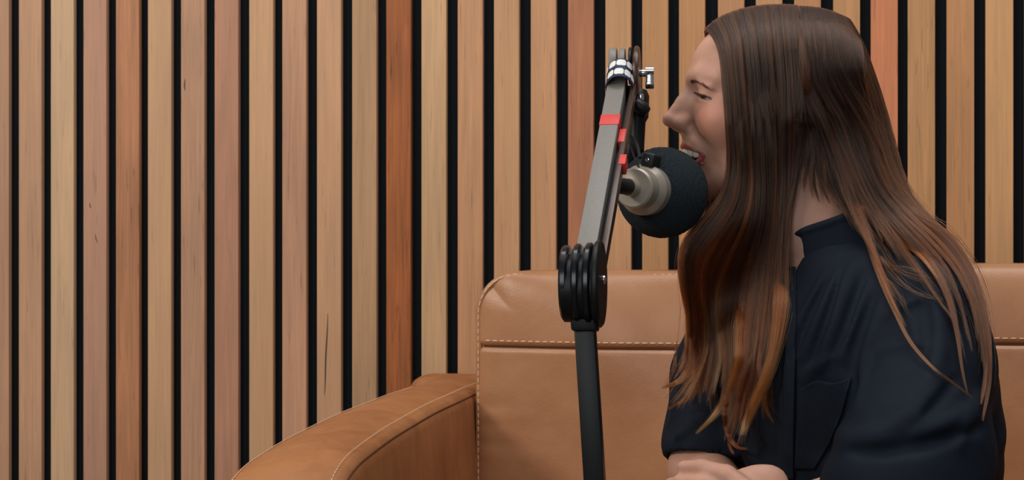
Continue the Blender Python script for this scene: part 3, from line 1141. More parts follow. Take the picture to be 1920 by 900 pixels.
def hand(p, wrist, palm_dir, across, normal, s, curl, thumb_side):
    """right-handed frame: fingers along palm_dir, knuckles spread along across, normal = back of the hand"""
    pd, ac, nn = [np.asarray(v) / np.linalg.norm(v) for v in (palm_dir, across, normal)]
    R = np.stack([pd, ac, nn], 1)
    pc = wrist + pd * 0.047 * s
    d = ell(p, pc, (0.050 * s, 0.038 * s, 0.0145 * s), R)
    d = smin(d, cap(p, wrist - pd * 0.02, wrist + pd * 0.02, 0.024 * s, 0.022 * s), 0.015)
    for k, (off, ln, r) in enumerate(((-0.027, 0.066, 0.0078), (-0.009, 0.074, 0.0082), (0.009, 0.070, 0.0079), (0.026, 0.056, 0.0070))):
        off = off * thumb_side
        base = wrist + pd * 0.082 * s + ac * off * s
        pts = [wrist + pd * 0.045 * s + ac * off * 0.8 * s, base]
        ang = 0.0; q = base
        fd = pd + ac * off * 1.5
        fd /= np.linalg.norm(fd)
        for j, fr in enumerate((0.45, 0.31, 0.24)):
            ang += curl * (0.9, 1.1, 0.7)[j] * (1 + 0.08 * k)
            q = q + (fd * math.cos(ang) - nn * math.sin(ang)) * ln * fr * s
            pts.append(q)
        f = chain(p, pts, [r * s * m_ for m_ in (1.0, 1.05, 0.98, 0.9, 0.78)], 0.002)
        d = smin(d, f, 0.003)
    tb = wrist + pd * 0.022 * s - ac * 0.020 * s * thumb_side
    t1 = tb + (pd * 0.6 - ac * 0.65 * thumb_side - nn * 0.35) * 0.040 * s
    t2 = t1 + (pd * 0.9 - ac * 0.25 * thumb_side - nn * 0.35) * 0.030 * s
    t3 = t2 + (pd * 0.95 + ac * 0.05 * thumb_side - nn * 0.3) * 0.024 * s
    d = smin(d, chain(p, [tb, t1, t2, t3], [0.014 * s, 0.0115 * s, 0.0098 * s, 0.008 * s], 0.003), 0.006)
    return d


knee_l = pel + TF * 0.40 + TL * 0.12 - UP * 0.02
knee_r = pel + TF * 0.40 - TL * 0.14 - UP * 0.02
lhip = pel + TL * 0.09 - UP * 0.015
rhip = pel - TL * 0.09 - UP * 0.015
foot_l = np.array([knee_l[0], knee_l[1], 0.09]) - TF * 0.03
foot_r = np.array([knee_r[0], knee_r[1], 0.09]) - TF * 0.03
hpd = (P(1315, 945, 1.965) - lw)
hand_l = dict(wrist=lw, palm_dir=hpd, across=-UP * 0.8 - TF * .25, normal=-np.asarray(FWD) * 0.9 + UP * 0.35, s=0.92, curl=0.55, thumb_side=1)
rpd = (P(1320, 925, 2.00) - rw)
hand_r = dict(wrist=rw, palm_dir=rpd, across=np.asarray(FWD) * 0.9, normal=UP, s=0.92, curl=0.42, thumb_side=-1)


def neck_sdf(p):
    d = cap(p, neck_top, nb - 0.03 * UP, 0.050, 0.056)
    return smin(d, cap(p, hw(np.array((18, 0, -92)) * mm), nb + TF * 0.035 - 0.02 * UP, 0.036, 0.040), 0.03)


def skin_head(p):
    d = head_local(hl(p))
    return smin(d, neck_sdf(p), 0.016)


def skin_body(p):
    d = torso(p, -0.012)
    d = smin(d, neck_sdf(p), 0.03)
    d = smin(d, chain(p, [ls, le, lw], [0.046, 0.036, 0.024], 0.01), 0.02)
    d = smin(d, chain(p, [rs_, re_, rw], [0.044, 0.036, 0.024], 0.01), 0.02)
    d = smin(d, chain(p, [lhip, knee_l, foot_l], [0.080, 0.052, 0.034], 0.01), 0.02)
    d = smin(d, chain(p, [rhip, knee_r, foot_r], [0.080, 0.052, 0.034], 0.01), 0.02)
    d = smin(d, hand(p, **hand_l), 0.006)
    d = np.minimum(d, hand(p, **hand_r))
    return d


def rays(px, py):
    px = np.asarray(px, dtype=float); py = np.asarray(py, dtype=float)
    return FWD + ((px - 960) / FPX)[:, None] * RIGHT - ((py - 450) / FPX)[:, None] * UP


def hit(f, px, py, d0=1.7, d1=2.6):
    """axis depth where the pixel's ray first meets f, nan if it does not"""
    D = rays(np.atleast_1d(px), np.atleast_1d(py))
    ln = np.linalg.norm(D, axis=1)
    t = np.full(len(D), d0)
    ok = np.zeros(len(D), dtype=bool)
    for _ in range(70):
        v = f(CAM + D * t[:, None])
        ok |= v < 0.0004
        t = np.where(ok, t, t + np.maximum(v, 0.0004) / ln * 0.85)
    return np.where(ok & (t < d1), t, np.nan)


# ---- shirt
s_top = ls + 0.006 * UP
SL = [s_top, P(1738, 700, 1.985), P(1716, 856, 1.925), P(1700, 905, 1.905)]
SLr = [0.055, 0.068, 0.077, 0.070]
SR = [rs_, P(1345, 700, 2.235), P(1327, 838, 2.205)]
SRr = [0.052, 0.050, 0.053]
FL = [P(1725, 905, 1.905), P(1655, 914, 1.905)]


def shirt0(p):
    d = torso(p, 0.012)
    d = smin(d, chain(p, SL, SLr, 0.02), 0.022)
    d = smin(d, chain(p, SR, SRr, 0.02), 0.022)
    d = smin(d, chain(p, FL, [0.066, 0.062], 0.01), 0.012)
    return d


def on_shirt(pts, off):
    a = np.array(pts, dtype=float)
    h = hit(shirt0, a[:, 0], a[:, 1])
    g = np.isfinite(h)
    if g.any():
        h = np.interp(np.arange(len(h)), np.arange(len(h))[g], h[g])
    else:
        h = np.full(len(h), 2.1)
    return [P(x, y, d + off) for (x, y), d in zip(a, h)]


folds = [  # polyline in photo pixels, width, height (positive = ridge, negative = valley)
    ([(1478, 660), (1500, 600), (1530, 545), (1560, 500)], 0.0060, 0.0040),
    ([(1490, 668), (1514, 600), (1541, 545), (1566, 505)], 0.0050, -0.0040),
    ([(1502, 680), (1530, 605), (1554, 545), (1572, 495)], 0.0060, 0.0042),
    ([(1518, 690), (1546, 610), (1568, 545), (1584, 500)], 0.0050, -0.0040),
    ([(1530, 700), (1562, 610), (1584, 545), (1600, 490)], 0.0075, 0.0045),
    ([(1550, 700), (1584, 620), (1606, 555), (1622, 505)], 0.0050, -0.0036),
    ([(1566, 680), (1598, 610), (1622, 550), (1640, 510)], 0.0060, 0.0034),
    ([(1645, 545), (1618, 610), (1596, 690), (1582, 790)], 0.0070, -0.0052),
    ([(1668, 560), (1640, 620), (1618, 700), (1604, 780)], 0.0080, 0.0026),
    ([(1568, 812), (1600, 824), (1650, 816), (1715, 780), (1775, 700)], 0.0110, 0.0065),
    ([(1585, 842), (1640, 848), (1720, 836), (1800, 812), (1850, 795)], 0.0070, -0.0055),
    ([(1700, 822), (1770, 796), (1840, 760)], 0.0080, 0.0048),
    ([(1700, 806), (1745, 765), (1795, 705)], 0.0060, -0.0040),
    ([(1680, 775), (1735, 725), (1766, 640)], 0.0090, 0.0036),
    ([(1748, 530), (1762, 620), (1758, 700)], 0.0090, 0.0044),
    ([(1725, 540), (1738, 620), (1736, 700)], 0.0070, -0.0030),
    ([(1640, 664), (1700, 644), (1770, 652)], 0.0060, 0.0022),
    ([(1650, 600), (1700, 568), (1750, 552)], 0.0055, 0.0024),
    ([(1655, 710), (1720, 694), (1795, 702)], 0.0060, 0.0024),
    ([(1790, 850), (1812, 800), (1842, 735)], 0.0075, 0.0040),
    ([(1800, 500), (1822, 570), (1840, 650)], 0.0070, 0.0036),
    ([(1245, 800), (1272, 740), (1292, 670)], 0.0070, 0.0036),
    ([(1242, 828), (1285, 806), (1330, 770)], 0.0060, 0.0034),
    ([(1418, 870), (1428, 780), (1448, 690)], 0.0090, 0.0036),
    ([(1458, 870), (1458, 760), (1468, 640)], 0.0050, -0.0040),
    ([(1500, 720), (1530, 690), (1580, 660)], 0.0070, 0.0026),
]
FG = [(spline(on_shirt(p_, 0.0), 8), w_, a_) for p_, w_, a_ in folds]
neck_axis = (neck_top - nb) / np.linalg.norm(neck_top - nb)


def wrinkle(p):
    """soft cloth unevenness, a function of position"""
    a = p @ TRl
    return 0.0016 * np.sin(38 * a[:, 2] + 9 * np.sin(14 * a[:, 1]) + 5 * a[:, 0]) + 0.0011 * np.sin(61 * a[:, 1] + 33 * a[:, 2] + 3 * np.sin(30 * a[:, 2]))


def near_poly(p, pl):
    """cheap bound: distance to the polyline's bounding sphere"""
    c = pl.mean(0); r = np.linalg.norm(pl - c, axis=1).max()
    return np.linalg.norm(p - c, axis=1) - r


def shirt1(p):
    d = shirt0(p)
    act = np.abs(d) < 0.05
    if act.any():
        q = p[act]; v = d[act]
        for pl, w, am in FG:
            m = near_poly(q, pl) < 3 * w
            if m.any():
                qq = q[m]
                best = np.full(len(qq), 9.0); par = np.zeros(len(qq))
                for i in range(len(pl) - 1):
                    ab = pl[i + 1] - pl[i]
                    t = np.clip(((qq - pl[i]) @ ab) / (ab @ ab), 0, 1)
                    dd = np.linalg.norm(qq - (pl[i] + t[:, None] * ab), axis=1)
                    k = dd < best
                    best = np.where(k, dd, best); par = np.where(k, (i + t) / (len(pl) - 1), par)
                v[m] -= 1.9 * am * np.exp(-(best / w) ** 2) * np.sin(np.pi * np.clip(par, 0.0, 1)) ** 0.7
        d[act] = v + wrinkle(q)
    return d


def shirt(p):
    d = shirt1(p)
    # neck opening and the open front of the collar
    t = (p - nb) @ neck_axis
    hole = np.maximum(cap(p, nb - neck_axis * 0.05, nb + neck_axis * 0.2, 0.0580), -0.035 - t)
    d = np.maximum(d, -hole)
    vee = cap(p, nb + TF * 0.06 + 0.02 * UP, nb + TF * 0.108 - 0.055 * UP, 0.014, 0.004)
    d = np.maximum(d, -vee)
    # sleeve ends
    ax = SR[2] - SR[1]; ax /= np.linalg.norm(ax)
    endp = SR[2] + ax * 0.018
    tube = cap(p, SR[2], SR[2] + ax * 0.12, 0.075)
    d = np.where(tube < 0, np.maximum(d, (p - endp) @ ax), d)
    # hollow cuff
    d = np.maximum(d, -cap(p, endp - ax * 0.02, endp + ax * 0.2, 0.045))
    return d


# ---- collar: stand plus folded leaf around the neck
CU, CV = TL, TF
def collar(p, filled=False):
    q = p - nb
    t = q @ neck_axis
    rad = q - t[:, None] * neck_axis
    x = rad @ TF; y = rad @ TL
    r = np.sqrt((x / 1.02) ** 2 + (y / 1.0) ** 2)
    ang = np.arctan2(y, x)                 # 0 at the front
    aa = np.abs(ang)
    # stand: height is lower towards the front opening
    top_h = 0.037 + 0.012 * np.exp(-(aa / 1.0) ** 2)
    rr0 = 0.0605 - 0.05 * (t - 0.0) * 0.3
    stand_ = np.maximum(np.abs(r - rr0) - 0.0018, np.maximum(t - top_h, -0.03 - t))
    # leaf: falls outwards from the top of the stand, pointed at the front
    low = top_h - 0.038 - 0.030 * np.exp(-((aa - 0.55) / 0.35) ** 2)
    u = np.clip((top_h - t) / 0.06, 0, 1.4)
    rl = rr0 + 0.005 + 0.012 * u ** 1.3
    leaf = np.maximum(np.abs(r - rl) - 0.0019, np.maximum(t - top_h - 0.001, low - t))
    roll = np.hypot(r - rr0 - 0.003, t - top_h) - 0.0045
    d = smin(smin(stand_, leaf, 0.003), roll, 0.003)
    if filled:
        return np.maximum(r - rl - 0.0022, np.maximum(t - top_h - 0.004, low - t)) * 0.8
    gap = 0.16 - aa                        # open at the front
    return np.maximum(d, gap * 0.07) * 0.8


person = empty('person', (float(pel[0]), float(pel[1]), 0.0),
               'smiling woman with long brown hair and dark navy shirt seated on the sofa', 'person')

# skin material: colour comes from masks stored on the mesh (lips, mouth lining, scalp)
def skin_mat():
    m = bpy.data.materials.new('skin')
    m.use_nodes = True
    nt = m.node_tree; N, L = nt.nodes.new, nt.links.new
    b = nt.nodes['Principled BSDF']
    at = N('ShaderNodeAttribute'); at.attribute_name = 'tint'
    tc = N('ShaderNodeTexCoord')
    n = N('ShaderNodeTexNoise'); n.inputs['Scale'].default_value = 60; n.inputs['Detail'].default_value = 5
    L(tc.outputs['Object'], n.inputs['Vector'])
    r = N('ShaderNodeMapRange'); r.inputs['From Min'].default_value = .3; r.inputs['From Max'].default_value = .7
    r.inputs['To Min'].default_value = 0.94; r.inputs['To Max'].default_value = 1.06
    L(n.outputs['Fac'], r.inputs['Value'])
    sc = N('ShaderNodeVectorMath'); sc.operation = 'SCALE'
    L(at.outputs['Color'], sc.inputs[0]); L(r.outputs[0], sc.inputs['Scale'])
    L(sc.outputs[0], b.inputs['Base Color'])
    b.inputs['Roughness'].default_value = 0.50
    b.inputs['Specular IOR Level'].default_value = 0.3
    b.inputs['Subsurface Weight'].default_value = 0.22
    b.inputs['Subsurface Radius'].default_value = (1.0, 0.35, 0.18)
    b.inputs['Subsurface Scale'].default_value = 0.006
    n2 = N('ShaderNodeTexNoise'); n2.inputs['Scale'].default_value = 900; n2.inputs['Detail'].default_value = 2
    L(tc.outputs['Object'], n2.inputs['Vector'])
    bp = N('ShaderNodeBump'); bp.inputs['Strength'].default_value = 0.12; bp.inputs['Distance'].default_value = 0.0004
    L(n2.outputs['Fac'], bp.inputs['Height']); L(bp.outputs[0], b.inputs['Normal'])
    return m


M['skin'] = skin_mat()
SK = np.array(srgb(194, 146, 124)[:3])
LIPC = np.array(srgb(170, 80, 80)[:3])
INN = np.array(srgb(110, 22, 22)[:3])
SCALP = np.array(srgb(48, 32, 25)[:3])
BLUSH = np.array(srgb(190, 122, 100)[:3])

hb_lo = hw((0, 0, 0)) - 0.0; c0 = H0
V, F = mesh_sdf(skin_head, [H0[0] - 0.15, H0[1] - 0.15, H0[2] - 0.24], [H0[0] + 0.19, H0[1] + 0.17, H0[2] + 0.11], 0.00125)
V = relax(V, F, 1, 0.4)
V2, F2 = mesh_sdf(skin_body, np.minimum.reduce([nb, ls, rs_, pel, le, lw, re_, rw, knee_l, knee_r, foot_l, foot_r]) - 0.13,
                  np.maximum.reduce([nb, ls, rs_, pel, le, lw, re_, rw, knee_l, knee_r]) + 0.12, 0.0028)
V2 = relax(V2, F2, 1, 0.4)
# keep the finer head and neck above the collar line, the body below it
q = hl(V); qa = q.copy(); qa[:, 1] = np.abs(qa[:, 1])
cols_ = np.tile(SK, (len(V), 1))
def mixc(c, m):
    global cols_
    m = np.clip(m, 0, 1)[:, None]
    cols_ = cols_ * (1 - m) + c * m
mixc(BLUSH, 0.7 * np.exp(-np.sum(((qa - np.array((74, 42, -32)) * mm) / (np.array((30, 24, 22)) * mm)) ** 2, 1)))
mixc(BLUSH, 0.6 * np.exp(-np.sum(((qa - np.array((112, 0, -34)) * mm) / (np.array((12, 14, 10)) * mm)) ** 2, 1)))
qs = qa / np.array((1.02, 1, 1))
lu = chain(qs, LIP_U, [v * mm for v in (2.7, 3.0, 2.9, 2.5, 1.6)], 0)
ll = chain(qs, LIP_L, [v * mm for v in (4.4, 4.2, 3.6, 2.6, 1.4)], 0)
mixc(LIPC, 1 - (np.minimum(lu, ll) - 0.5 * mm) / (0.9 * mm))
inside = (qs[:, 0] < 92.5 * mm - 17.5 * mm * (qa[:, 1] / (27 * mm)) ** 2) & (qa[:, 1] < 30 * mm) & (qa[:, 2] < -59 * mm) & (qa[:, 2] > -87 * mm) & (qs[:, 0] > 50 * mm)
yq = qa[:, 1] / (27.5 * mm)
inside &= (qa[:, 2] < -61.5 * mm - 8.6 * mm * yq ** 2) & (qa[:, 2] > -82.5 * mm + 9.6 * mm * yq ** 2) & (qa[:, 1] < 27.2 * mm)
mixc(INN, inside.astype(float))
hairline = qa[:, 0] - (78 * mm + np.minimum(0, qa[:, 2] - 58 * mm) * 0.75 - qa[:, 1] * 0.25)
sc_m = np.clip(-hairline / (4 * mm), 0, 1) * (qa[:, 2] > -55 * mm) * np.clip((20 * mm - qa[:, 0]) / (6 * mm) + (qa[:, 2] > 5 * mm), 0, 1)
mixc(SCALP, sc_m)
# dark lash line along the upper lid
tl = math.radians(20)
RT = np.array([[1, 0, 0], [0, math.cos(tl), math.sin(tl)], [0, -math.sin(tl), math.cos(tl)]])
eo = ell(qs, np.array((85.5, 36.0, -7.0)) * mm, np.array((14, 16.0, 2.25)) * mm, RT)
up_side = ((qs - np.array((85.5, 36.0, -7.0)) * mm) @ RT)[:, 2] > 0.2 * mm
mixc(np.array(srgb(58, 38, 34)[:3]), 0.85 * np.clip(1.6 - np.abs(eo) / (0.8 * mm), 0, 1) * up_side * (qa[:, 0] > 70 * mm))
allV = np.concatenate([V, V2]); allF = np.concatenate([F, F2 + len(V)])
allC = np.concatenate([cols_, np.tile(SK, (len(V2), 1))])
body = np_mesh('body', allV, allF, M['skin'], person)
ca = body.data.color_attributes.new('tint', 'FLOAT_COLOR', 'POINT')
ca.data.foreach_set('color', np.concatenate([allC, np.ones((len(allC), 1))], 1).astype(np.float32).ravel())

# eyes
def eye_mat():
    m = bpy.data.materials.new('eye')
    m.use_nodes = True
    nt = m.node_tree; N, L = nt.nodes.new, nt.links.new
    b = nt.nodes['Principled BSDF']
    tc = N('ShaderNodeTexCoord')
    sp = N('ShaderNodeSeparateXYZ'); L(tc.outputs['Object'], sp.inputs[0])
    cr_ = N('ShaderNodeValToRGB')
    mr = N('ShaderNodeMapRange'); mr.inputs['From Min'].default_value = 0.0090; mr.inputs['From Max'].default_value = 0.0121
    L(sp.outputs['Z'], mr.inputs['Value']); L(mr.outputs[0], cr_.inputs[0])
    e = cr_.color_ramp; e.interpolation = 'LINEAR'
    e.elements[0].position = 0.0; e.elements[0].color = srgb(170, 160, 155)
    e.elements[1].position = 1.0; e.elements[1].color = srgb(8, 8, 8)
    for ps, c in ((0.26, srgb(165, 155, 152)), (0.36, srgb(35, 40, 42)), (0.55, srgb(92, 100, 96)), (0.78, srgb(70, 76, 70)), (0.82, srgb(8, 8, 8))):
        k = e.elements.new(ps); k.color = c
    L(cr_.outputs[0], b.inputs['Base Color'])
    b.inputs['Roughness'].default_value = 0.08
    return m


M['eye'] = eye_mat()
gaze = np.array((math.cos(math.radians(10)), 0.26, -math.sin(math.radians(8))))
for s in (1, -1):
    c = hw(np.array((74.5, 31 * s, -5.5)) * mm)
    bm = bmesh.new()
    bmesh.ops.create_uvsphere(bm, u_segments=48, v_segments=32, radius=0.0121)
    me = bpy.data.meshes.new('eyeball'); bm.to_mesh(me); bm.free()
    me.polygons.foreach_set('use_smooth', [True] * len(me.polygons))
    me.materials.append(M['eye'])
    o = bpy.data.objects.new('eyeball', me); link(o, person)
    o.location = Vector(c) - person.location
    g = Vector(HR @ gaze)
    o.rotation_euler = g.to_track_quat('Z', 'Y').to_euler()

# teeth
M['teeth'] = mat('teeth', srgb(226, 214, 192), 0.22)
def tooth(y, z0, z1, w, dep=0.0, lower=False):
    yy = abs(y)
    X = ((96.0 - 17.5 * (yy / 27) ** 2) - dep) * 1.02
    tang = Vector((-2 * 17.5 * y / 27 ** 2, 1, 0)).normalized()
    nrm_ = Vector((tang.y, -tang.x, 0))
    bm = bmesh.new()
    bmesh.ops.create_uvsphere(bm, u_segments=20, v_segments=14, radius=1.0)
    for v in bm.verts:
        c_ = v.co.copy()
        k = [math.copysign(abs(a) ** 0.62, a) for a in c_]
        zz = (z0 + z1) / 2 + k[2] * abs(z0 - z1) / 2
        wid = w / 2 * (1.0 - (0.10 if not lower else 0.0) * k[2])
        pnt = Vector((X, y, 0)) + tang * (k[1] * wid) + nrm_ * (k[0] * 3.4)
        pnt.z = zz
        v.co = Vector(hw(np.array(pnt) * mm))
    return bm_obj('tooth', bm, M['teeth'], person, angle=80)


for y, w, L_, dp in ((4.2, 8.6, 12.2, 0), (12.1, 7.4, 11.2, 0.3), (18.8, 7.4, 11.6, 0.6), (24.0, 6.2, 9.4, 1.4)):
    for s in (1, -1):
        tooth(y * s, -60.5 - 0.004 * y * y, -61.5 - L_ - 0.004 * y * y, w, dp)
for y, w in ((2.8, 5.4), (8.4, 5.6), (14.2, 6.0), (19.5, 5.6)):
    for s in (1, -1):
        tooth(y * s, -85 + .01 * y * y, -77.5 + 0.004 * y * y, w, dep=5.0, lower=True)
bm = bmesh.new()
bmesh.ops.create_uvsphere(bm, u_segments=24, v_segments=16, radius=1.0)
for v in bm.verts:
    v.co = Vector(hw(np.array((72 + v.co.x * 17, v.co.y * 19, -80 + v.co.z * 5)) * mm))
bm_obj('tongue', bm, mat('tongue', srgb(178, 60, 56), 0.35), person)

# ---- shirt meshes
M['cloth'] = mat('navy_cotton', srgb(21, 28, 38), 0.75, spec=0.14, bump=(1400, 0.35, 0.0006), noise=(50, 0.08, 4), sheen=0.0)
blo = np.minimum.reduce([nb, ls, rs_, pel, le, re_, P(1560, 925, 1.91)]) - 0.17
bhi = np.maximum.reduce([nb, ls, rs_, pel, le, re_]) + 0.16
bhi[2] = nb[2] + 0.10
V, F = mesh_sdf(shirt, blo, bhi, 0.0026)
V = relax(V, F, 1, 0.5)
shirt_o = np_mesh('shirt', V, F, M['cloth'], person)
V, F = mesh_sdf(collar, nb - 0.14, nb + 0.14, 0.0013, margin=1.8)
V = relax(V, F, 2, 0.5)
np_mesh('collar', V, F, M['cloth'], shirt_o)


def patch(name, rows, off, thick, m, parent, nu=40, nv=40, f=None):
    """cloth piece lying on the shirt: rows of photo-pixel outlines from top to bottom"""
    f = f or shirt1
    rows = [np.array(r, dtype=float) for r in rows]
    grid = np.zeros((nv, nu, 2))
    rs2 = [spline(r, nu) for r in rows]
    for j in range(nv):
        t = j / (nv - 1) * (len(rs2) - 1); i = min(int(t), len(rs2) - 2); t -= i
        grid[j] = rs2[i] * (1 - t) + rs2[i + 1] * t
    g = grid.reshape(-1, 2)
    h = hit(f, g[:, 0], g[:, 1])
    ok = np.isfinite(h)
    h = np.where(ok, h, np.nanmean(h))
    A = np.array([P(x, y, d - off) for (x, y), d in zip(g, h)])
    B = np.array([P(x, y, d - off + thick) for (x, y), d in zip(g, h)])
    n = len(A); V = np.concatenate([A, B]); F = []
    id_ = lambda j, i: j * nu + i
    for j in range(nv - 1):
        for i in range(nu - 1):
            F.append((id_(j, i), id_(j + 1, i), id_(j + 1, i + 1), id_(j, i + 1)))
            F.append((n + id_(j, i), n + id_(j, i + 1), n + id_(j + 1, i + 1), n + id_(j + 1, i)))
    bd = [id_(0, i) for i in range(nu)] + [id_(j, nu - 1) for j in range(1, nv)] + [id_(nv - 1, i) for i in range(nu - 2, -1, -1)] + [id_(j, 0) for j in range(nv - 2, 0, -1)]
    for a, b in zip(bd, bd[1:] + bd[:1]):
        F.append((a, b, n + b, n + a))
    return mesh_obj(name, V, F, m, parent)


patch('pocket', [[(1500, 730), (1530, 714), (1562, 718), (1596, 708)], [(1496, 780), (1540, 780), (1578, 776)], [(1492, 830), (1525, 832), (1556, 830)], [(1490, 880), (1508, 880), (1526, 880)]],
      0.0034, 0.006, M['cloth'], shirt_o)
patch('placket', [[(1476, 500), (1492, 500)], [(1474, 600), (1492, 600)], [(1472, 720), (1490, 720)], [(1470, 810), (1488, 810)], [(1470, 900), (1488, 900)]],
      0.0034, 0.006, M['cloth'], shirt_o, nu=8, nv=60)

# ---- trousers and shoes (below the frame)
M['denim'] = mat('black_denim', srgb(30, 31, 36), 0.85, bump=(900, 0.3, 0.0006))
def trousers(p):
    d = ell(p, pel - 0.012 * UP, (0.130, 0.178, 0.112), TR)
    d = smin(d, chain(p, [lhip, knee_l, foot_l + 0.03 * UP], [0.090, 0.066, 0.050], 0.01), 0.03)
    d = smin(d, chain(p, [rhip, knee_r, foot_r + 0.03 * UP], [0.090, 0.066, 0.050], 0.01), 0.03)
    return np.maximum(d, p[:, 2] - (pel[2] + 0.06))
V, F = mesh_sdf(trousers, np.minimum.reduce([pel, knee_l, knee_r, foot_l, foot_r]) - 0.2, np.maximum.reduce([pel, knee_l, knee_r]) + 0.2, 0.006)
np_mesh('trousers', V, F, M['denim'], person)
M['shoe'] = mat('shoe_leather', srgb(40, 36, 34), 0.4)
for f_ in (foot_l, foot_r):
    def shoe(p, f_=f_):
        heel = np.array([f_[0], f_[1], 0.045])
        d = chain(p, [heel - TF * .02, heel + TF * 0.10 - UP * .006, heel + TF * 0.19 - UP * 0.014], [0.040, 0.040, 0.030], 0.02)
        d = smin(d, cap(p, heel, f_ + 0.03 * UP, 0.042, 0.040), 0.02)
        return np.maximum(d, 0.002 - p[:, 2])
    V, F = mesh_sdf(shoe, f_ - 0.3, f_ + 0.3, 0.005)
    np_mesh('shoe', V, F, M['shoe'], person)

# ------------------------------------------------------------------ hair: strands grown between hand-laid guide locks
def hair_mat(name, stops, rough=0.32):
    m = bpy.data.materials.new(name)
    m.use_nodes = True
    nt = m.node_tree; N, L = nt.nodes.new, nt.links.new
    nt.nodes.remove(nt.nodes['Principled BSDF'])
    out = nt.nodes['Material Output']
    h = N('ShaderNodeBsdfHairPrincipled')
    h.parametrization = 'COLOR'
    h.inputs['Roughness'].default_value = rough
    h.inputs['Radial Roughness'].default_value = 0.45
    h.inputs['Random Roughness'].default_value = 0.1
    h.inputs['IOR'].default_value = 1.42
    at = N('ShaderNodeAttribute'); at.attribute_name = 'tone'
    cr_ = N('ShaderNodeValToRGB')
    L(at.outputs['Fac'], cr_.inputs[0])
    e = cr_.color_ramp
    e.elements[0].position = stops[0][0]; e.elements[0].color = stops[0][1]
    e.elements[1].position = stops[-1][0]; e.elements[1].color = stops[-1][1]
    for ps, c in stops[1:-1]:
        k = e.elements.new(ps); k.color = c
    L(cr_.outputs[0], h.inputs['Color'])
    L(h.outputs[0], out.inputs['Surface'])
    return m


M['hair'] = hair_mat('brown_hair', [(0.0, srgb(46, 34, 27)), (0.30, srgb(78, 49, 34)), (0.55, srgb(122, 66, 34)), (0.78, srgb(180, 116, 66)), (1.0, srgb(222, 170, 118))])
M['brow_hair'] = hair_mat('dark_brow_hair', [(0.0, srgb(26, 18, 16)), (1.0, srgb(40, 28, 24))], 0.5)

strands, tones, radii = [], [], []
NP = 30


def solid_all(p):
    d = skin_head(p)
    return np.minimum(np.minimum(d, shirt1(p)), collar(p, True))


def guide(pts, off, n=48):
    """control points (px, py[, depth]) -> world points lying off metres in front of the body"""
    a = np.array([(p[0], p[1]) for p in pts], dtype=float)
    dd = np.array([p[2] if len(p) > 2 else np.nan for p in pts])
    sp = spline(a, n)
    key = np.linspace(0, 1, n)
    # parameter of control points along the spline
    ki = np.array([np.argmin(np.hypot(*(sp - q).T)) for q in a])
    h = hit(solid_all, sp[:, 0], sp[:, 1]) - off
    want = np.full(n, np.nan)
    g = np.isfinite(dd)
    lim = h.copy()
    if g.any():
        want[ki[g]] = dd[g]
    free = np.isfinite(h)
    base = np.where(np.isfinite(want), want, np.where(free, h, np.nan))
    ok = np.isfinite(base)
    d = np.interp(np.arange(n), np.arange(n)[ok], base[ok])
    for _ in range(6):
        d = np.convolve(np.pad(d, 2, mode='edge'), [.15, .2, .3, .2, .15], 'valid')
        d = np.where(np.isfinite(h), np.minimum(d, h + off * 0.35), d)
    return np.array([P(x, y, q) for (x, y), q in zip(sp, d)])


def grow(guides, n, clumps, thick, tone0, tone1, tone_var=0.12, tip=(0.86, 1.0), wave=0.003, spread=0.02, radius=0.00022,
         start=0.0, clump_tip=0.8, seed=1, fly=0.02, back=None):
    r = np.random.default_rng(seed)
    G = np.array(guides)                       # K, n, 3
    K, S = G.shape[0], G.shape[1]
    cc = np.sort(r.uniform(0, K - 1, clumps))
    ctone = r.normal(0, tone_var, clumps)
    cph = r.uniform(0, 6.28, (clumps, 2)); cfr = r.uniform(0.7, 2.2, (clumps, 2))
    cdep = r.uniform(0, 1, clumps)
    cend = r.uniform(tip[0], tip[1], clumps)
    s = np.linspace(0, 1, NP)
    back = -np.asarray(FWD) if back is None else back
    for i in range(n):
        c = r.integers(clumps)
        u_root = r.uniform(0, K - 1) if r.random() < .5 else np.clip(cc[c] + r.normal(0, spread * K * 1.2), 0, K - 1)
        # nearest clump to the root
        c = int(np.argmin(np.abs(cc - u_root) + r.uniform(0, spread * K * .8, clumps)))
        u = u_root * (1 - clump_tip * s ** 1.2) + cc[c] * clump_tip * s ** 1.2
        u = np.clip(u + r.normal(0, spread) * s * K * .25, 0, K - 1)
        e = cend[c] * (1.0 - 0.28 * r.random() ** 1.6)
        e = min(e, 1.0)
        st = start + r.uniform(0, 0.02)
        tt = (st + (e - st) * s) * (S - 1)
        i0 = np.clip(tt.astype(int), 0, S - 2); ft = (tt - i0)[:, None]
        k0 = np.clip(u.astype(int), 0, K - 2); fu = (u - k0)[:, None]
        A = G[k0, i0] * (1 - ft) + G[k0, i0 + 1] * ft
        B = G[k0 + 1, i0] * (1 - ft) + G[k0 + 1, i0 + 1] * ft
        p = A * (1 - fu) + B * fu
        dep = (0.55 * cdep[c] + 0.45 * r.random()) * thick
        w = s ** 1.1
        wx = np.sin(6.28 * cfr[c, 0] * s + cph[c, 0]) * wave * w + r.normal(0, 1) * 0.0006
        wd = np.sin(6.28 * cfr[c, 1] * s + cph[c, 1]) * wave * w
        if r.random() < fly:
            wx = wx + r.normal(0, 0.008) * s ** 1.5; wd = wd + abs(r.normal(0, 0.006)) * s
        p = p + wx[:, None] * RIGHT - (dep * (0.25 + 0.75 * np.minimum(1, s * 6)) - abs(wd))[:, None] * back
        strands.append(p)
        t = tone0 + (tone1 - tone0) * s ** 1.9 + ctone[c] * (0.6 + 0.9 * s) + r.normal(0, 0.085)
        tones.append(np.clip(t, 0, 1))
        radii.append(radius * np.interp(s, [0, .1, .75, 1], [.8, 1, .85, .25]))


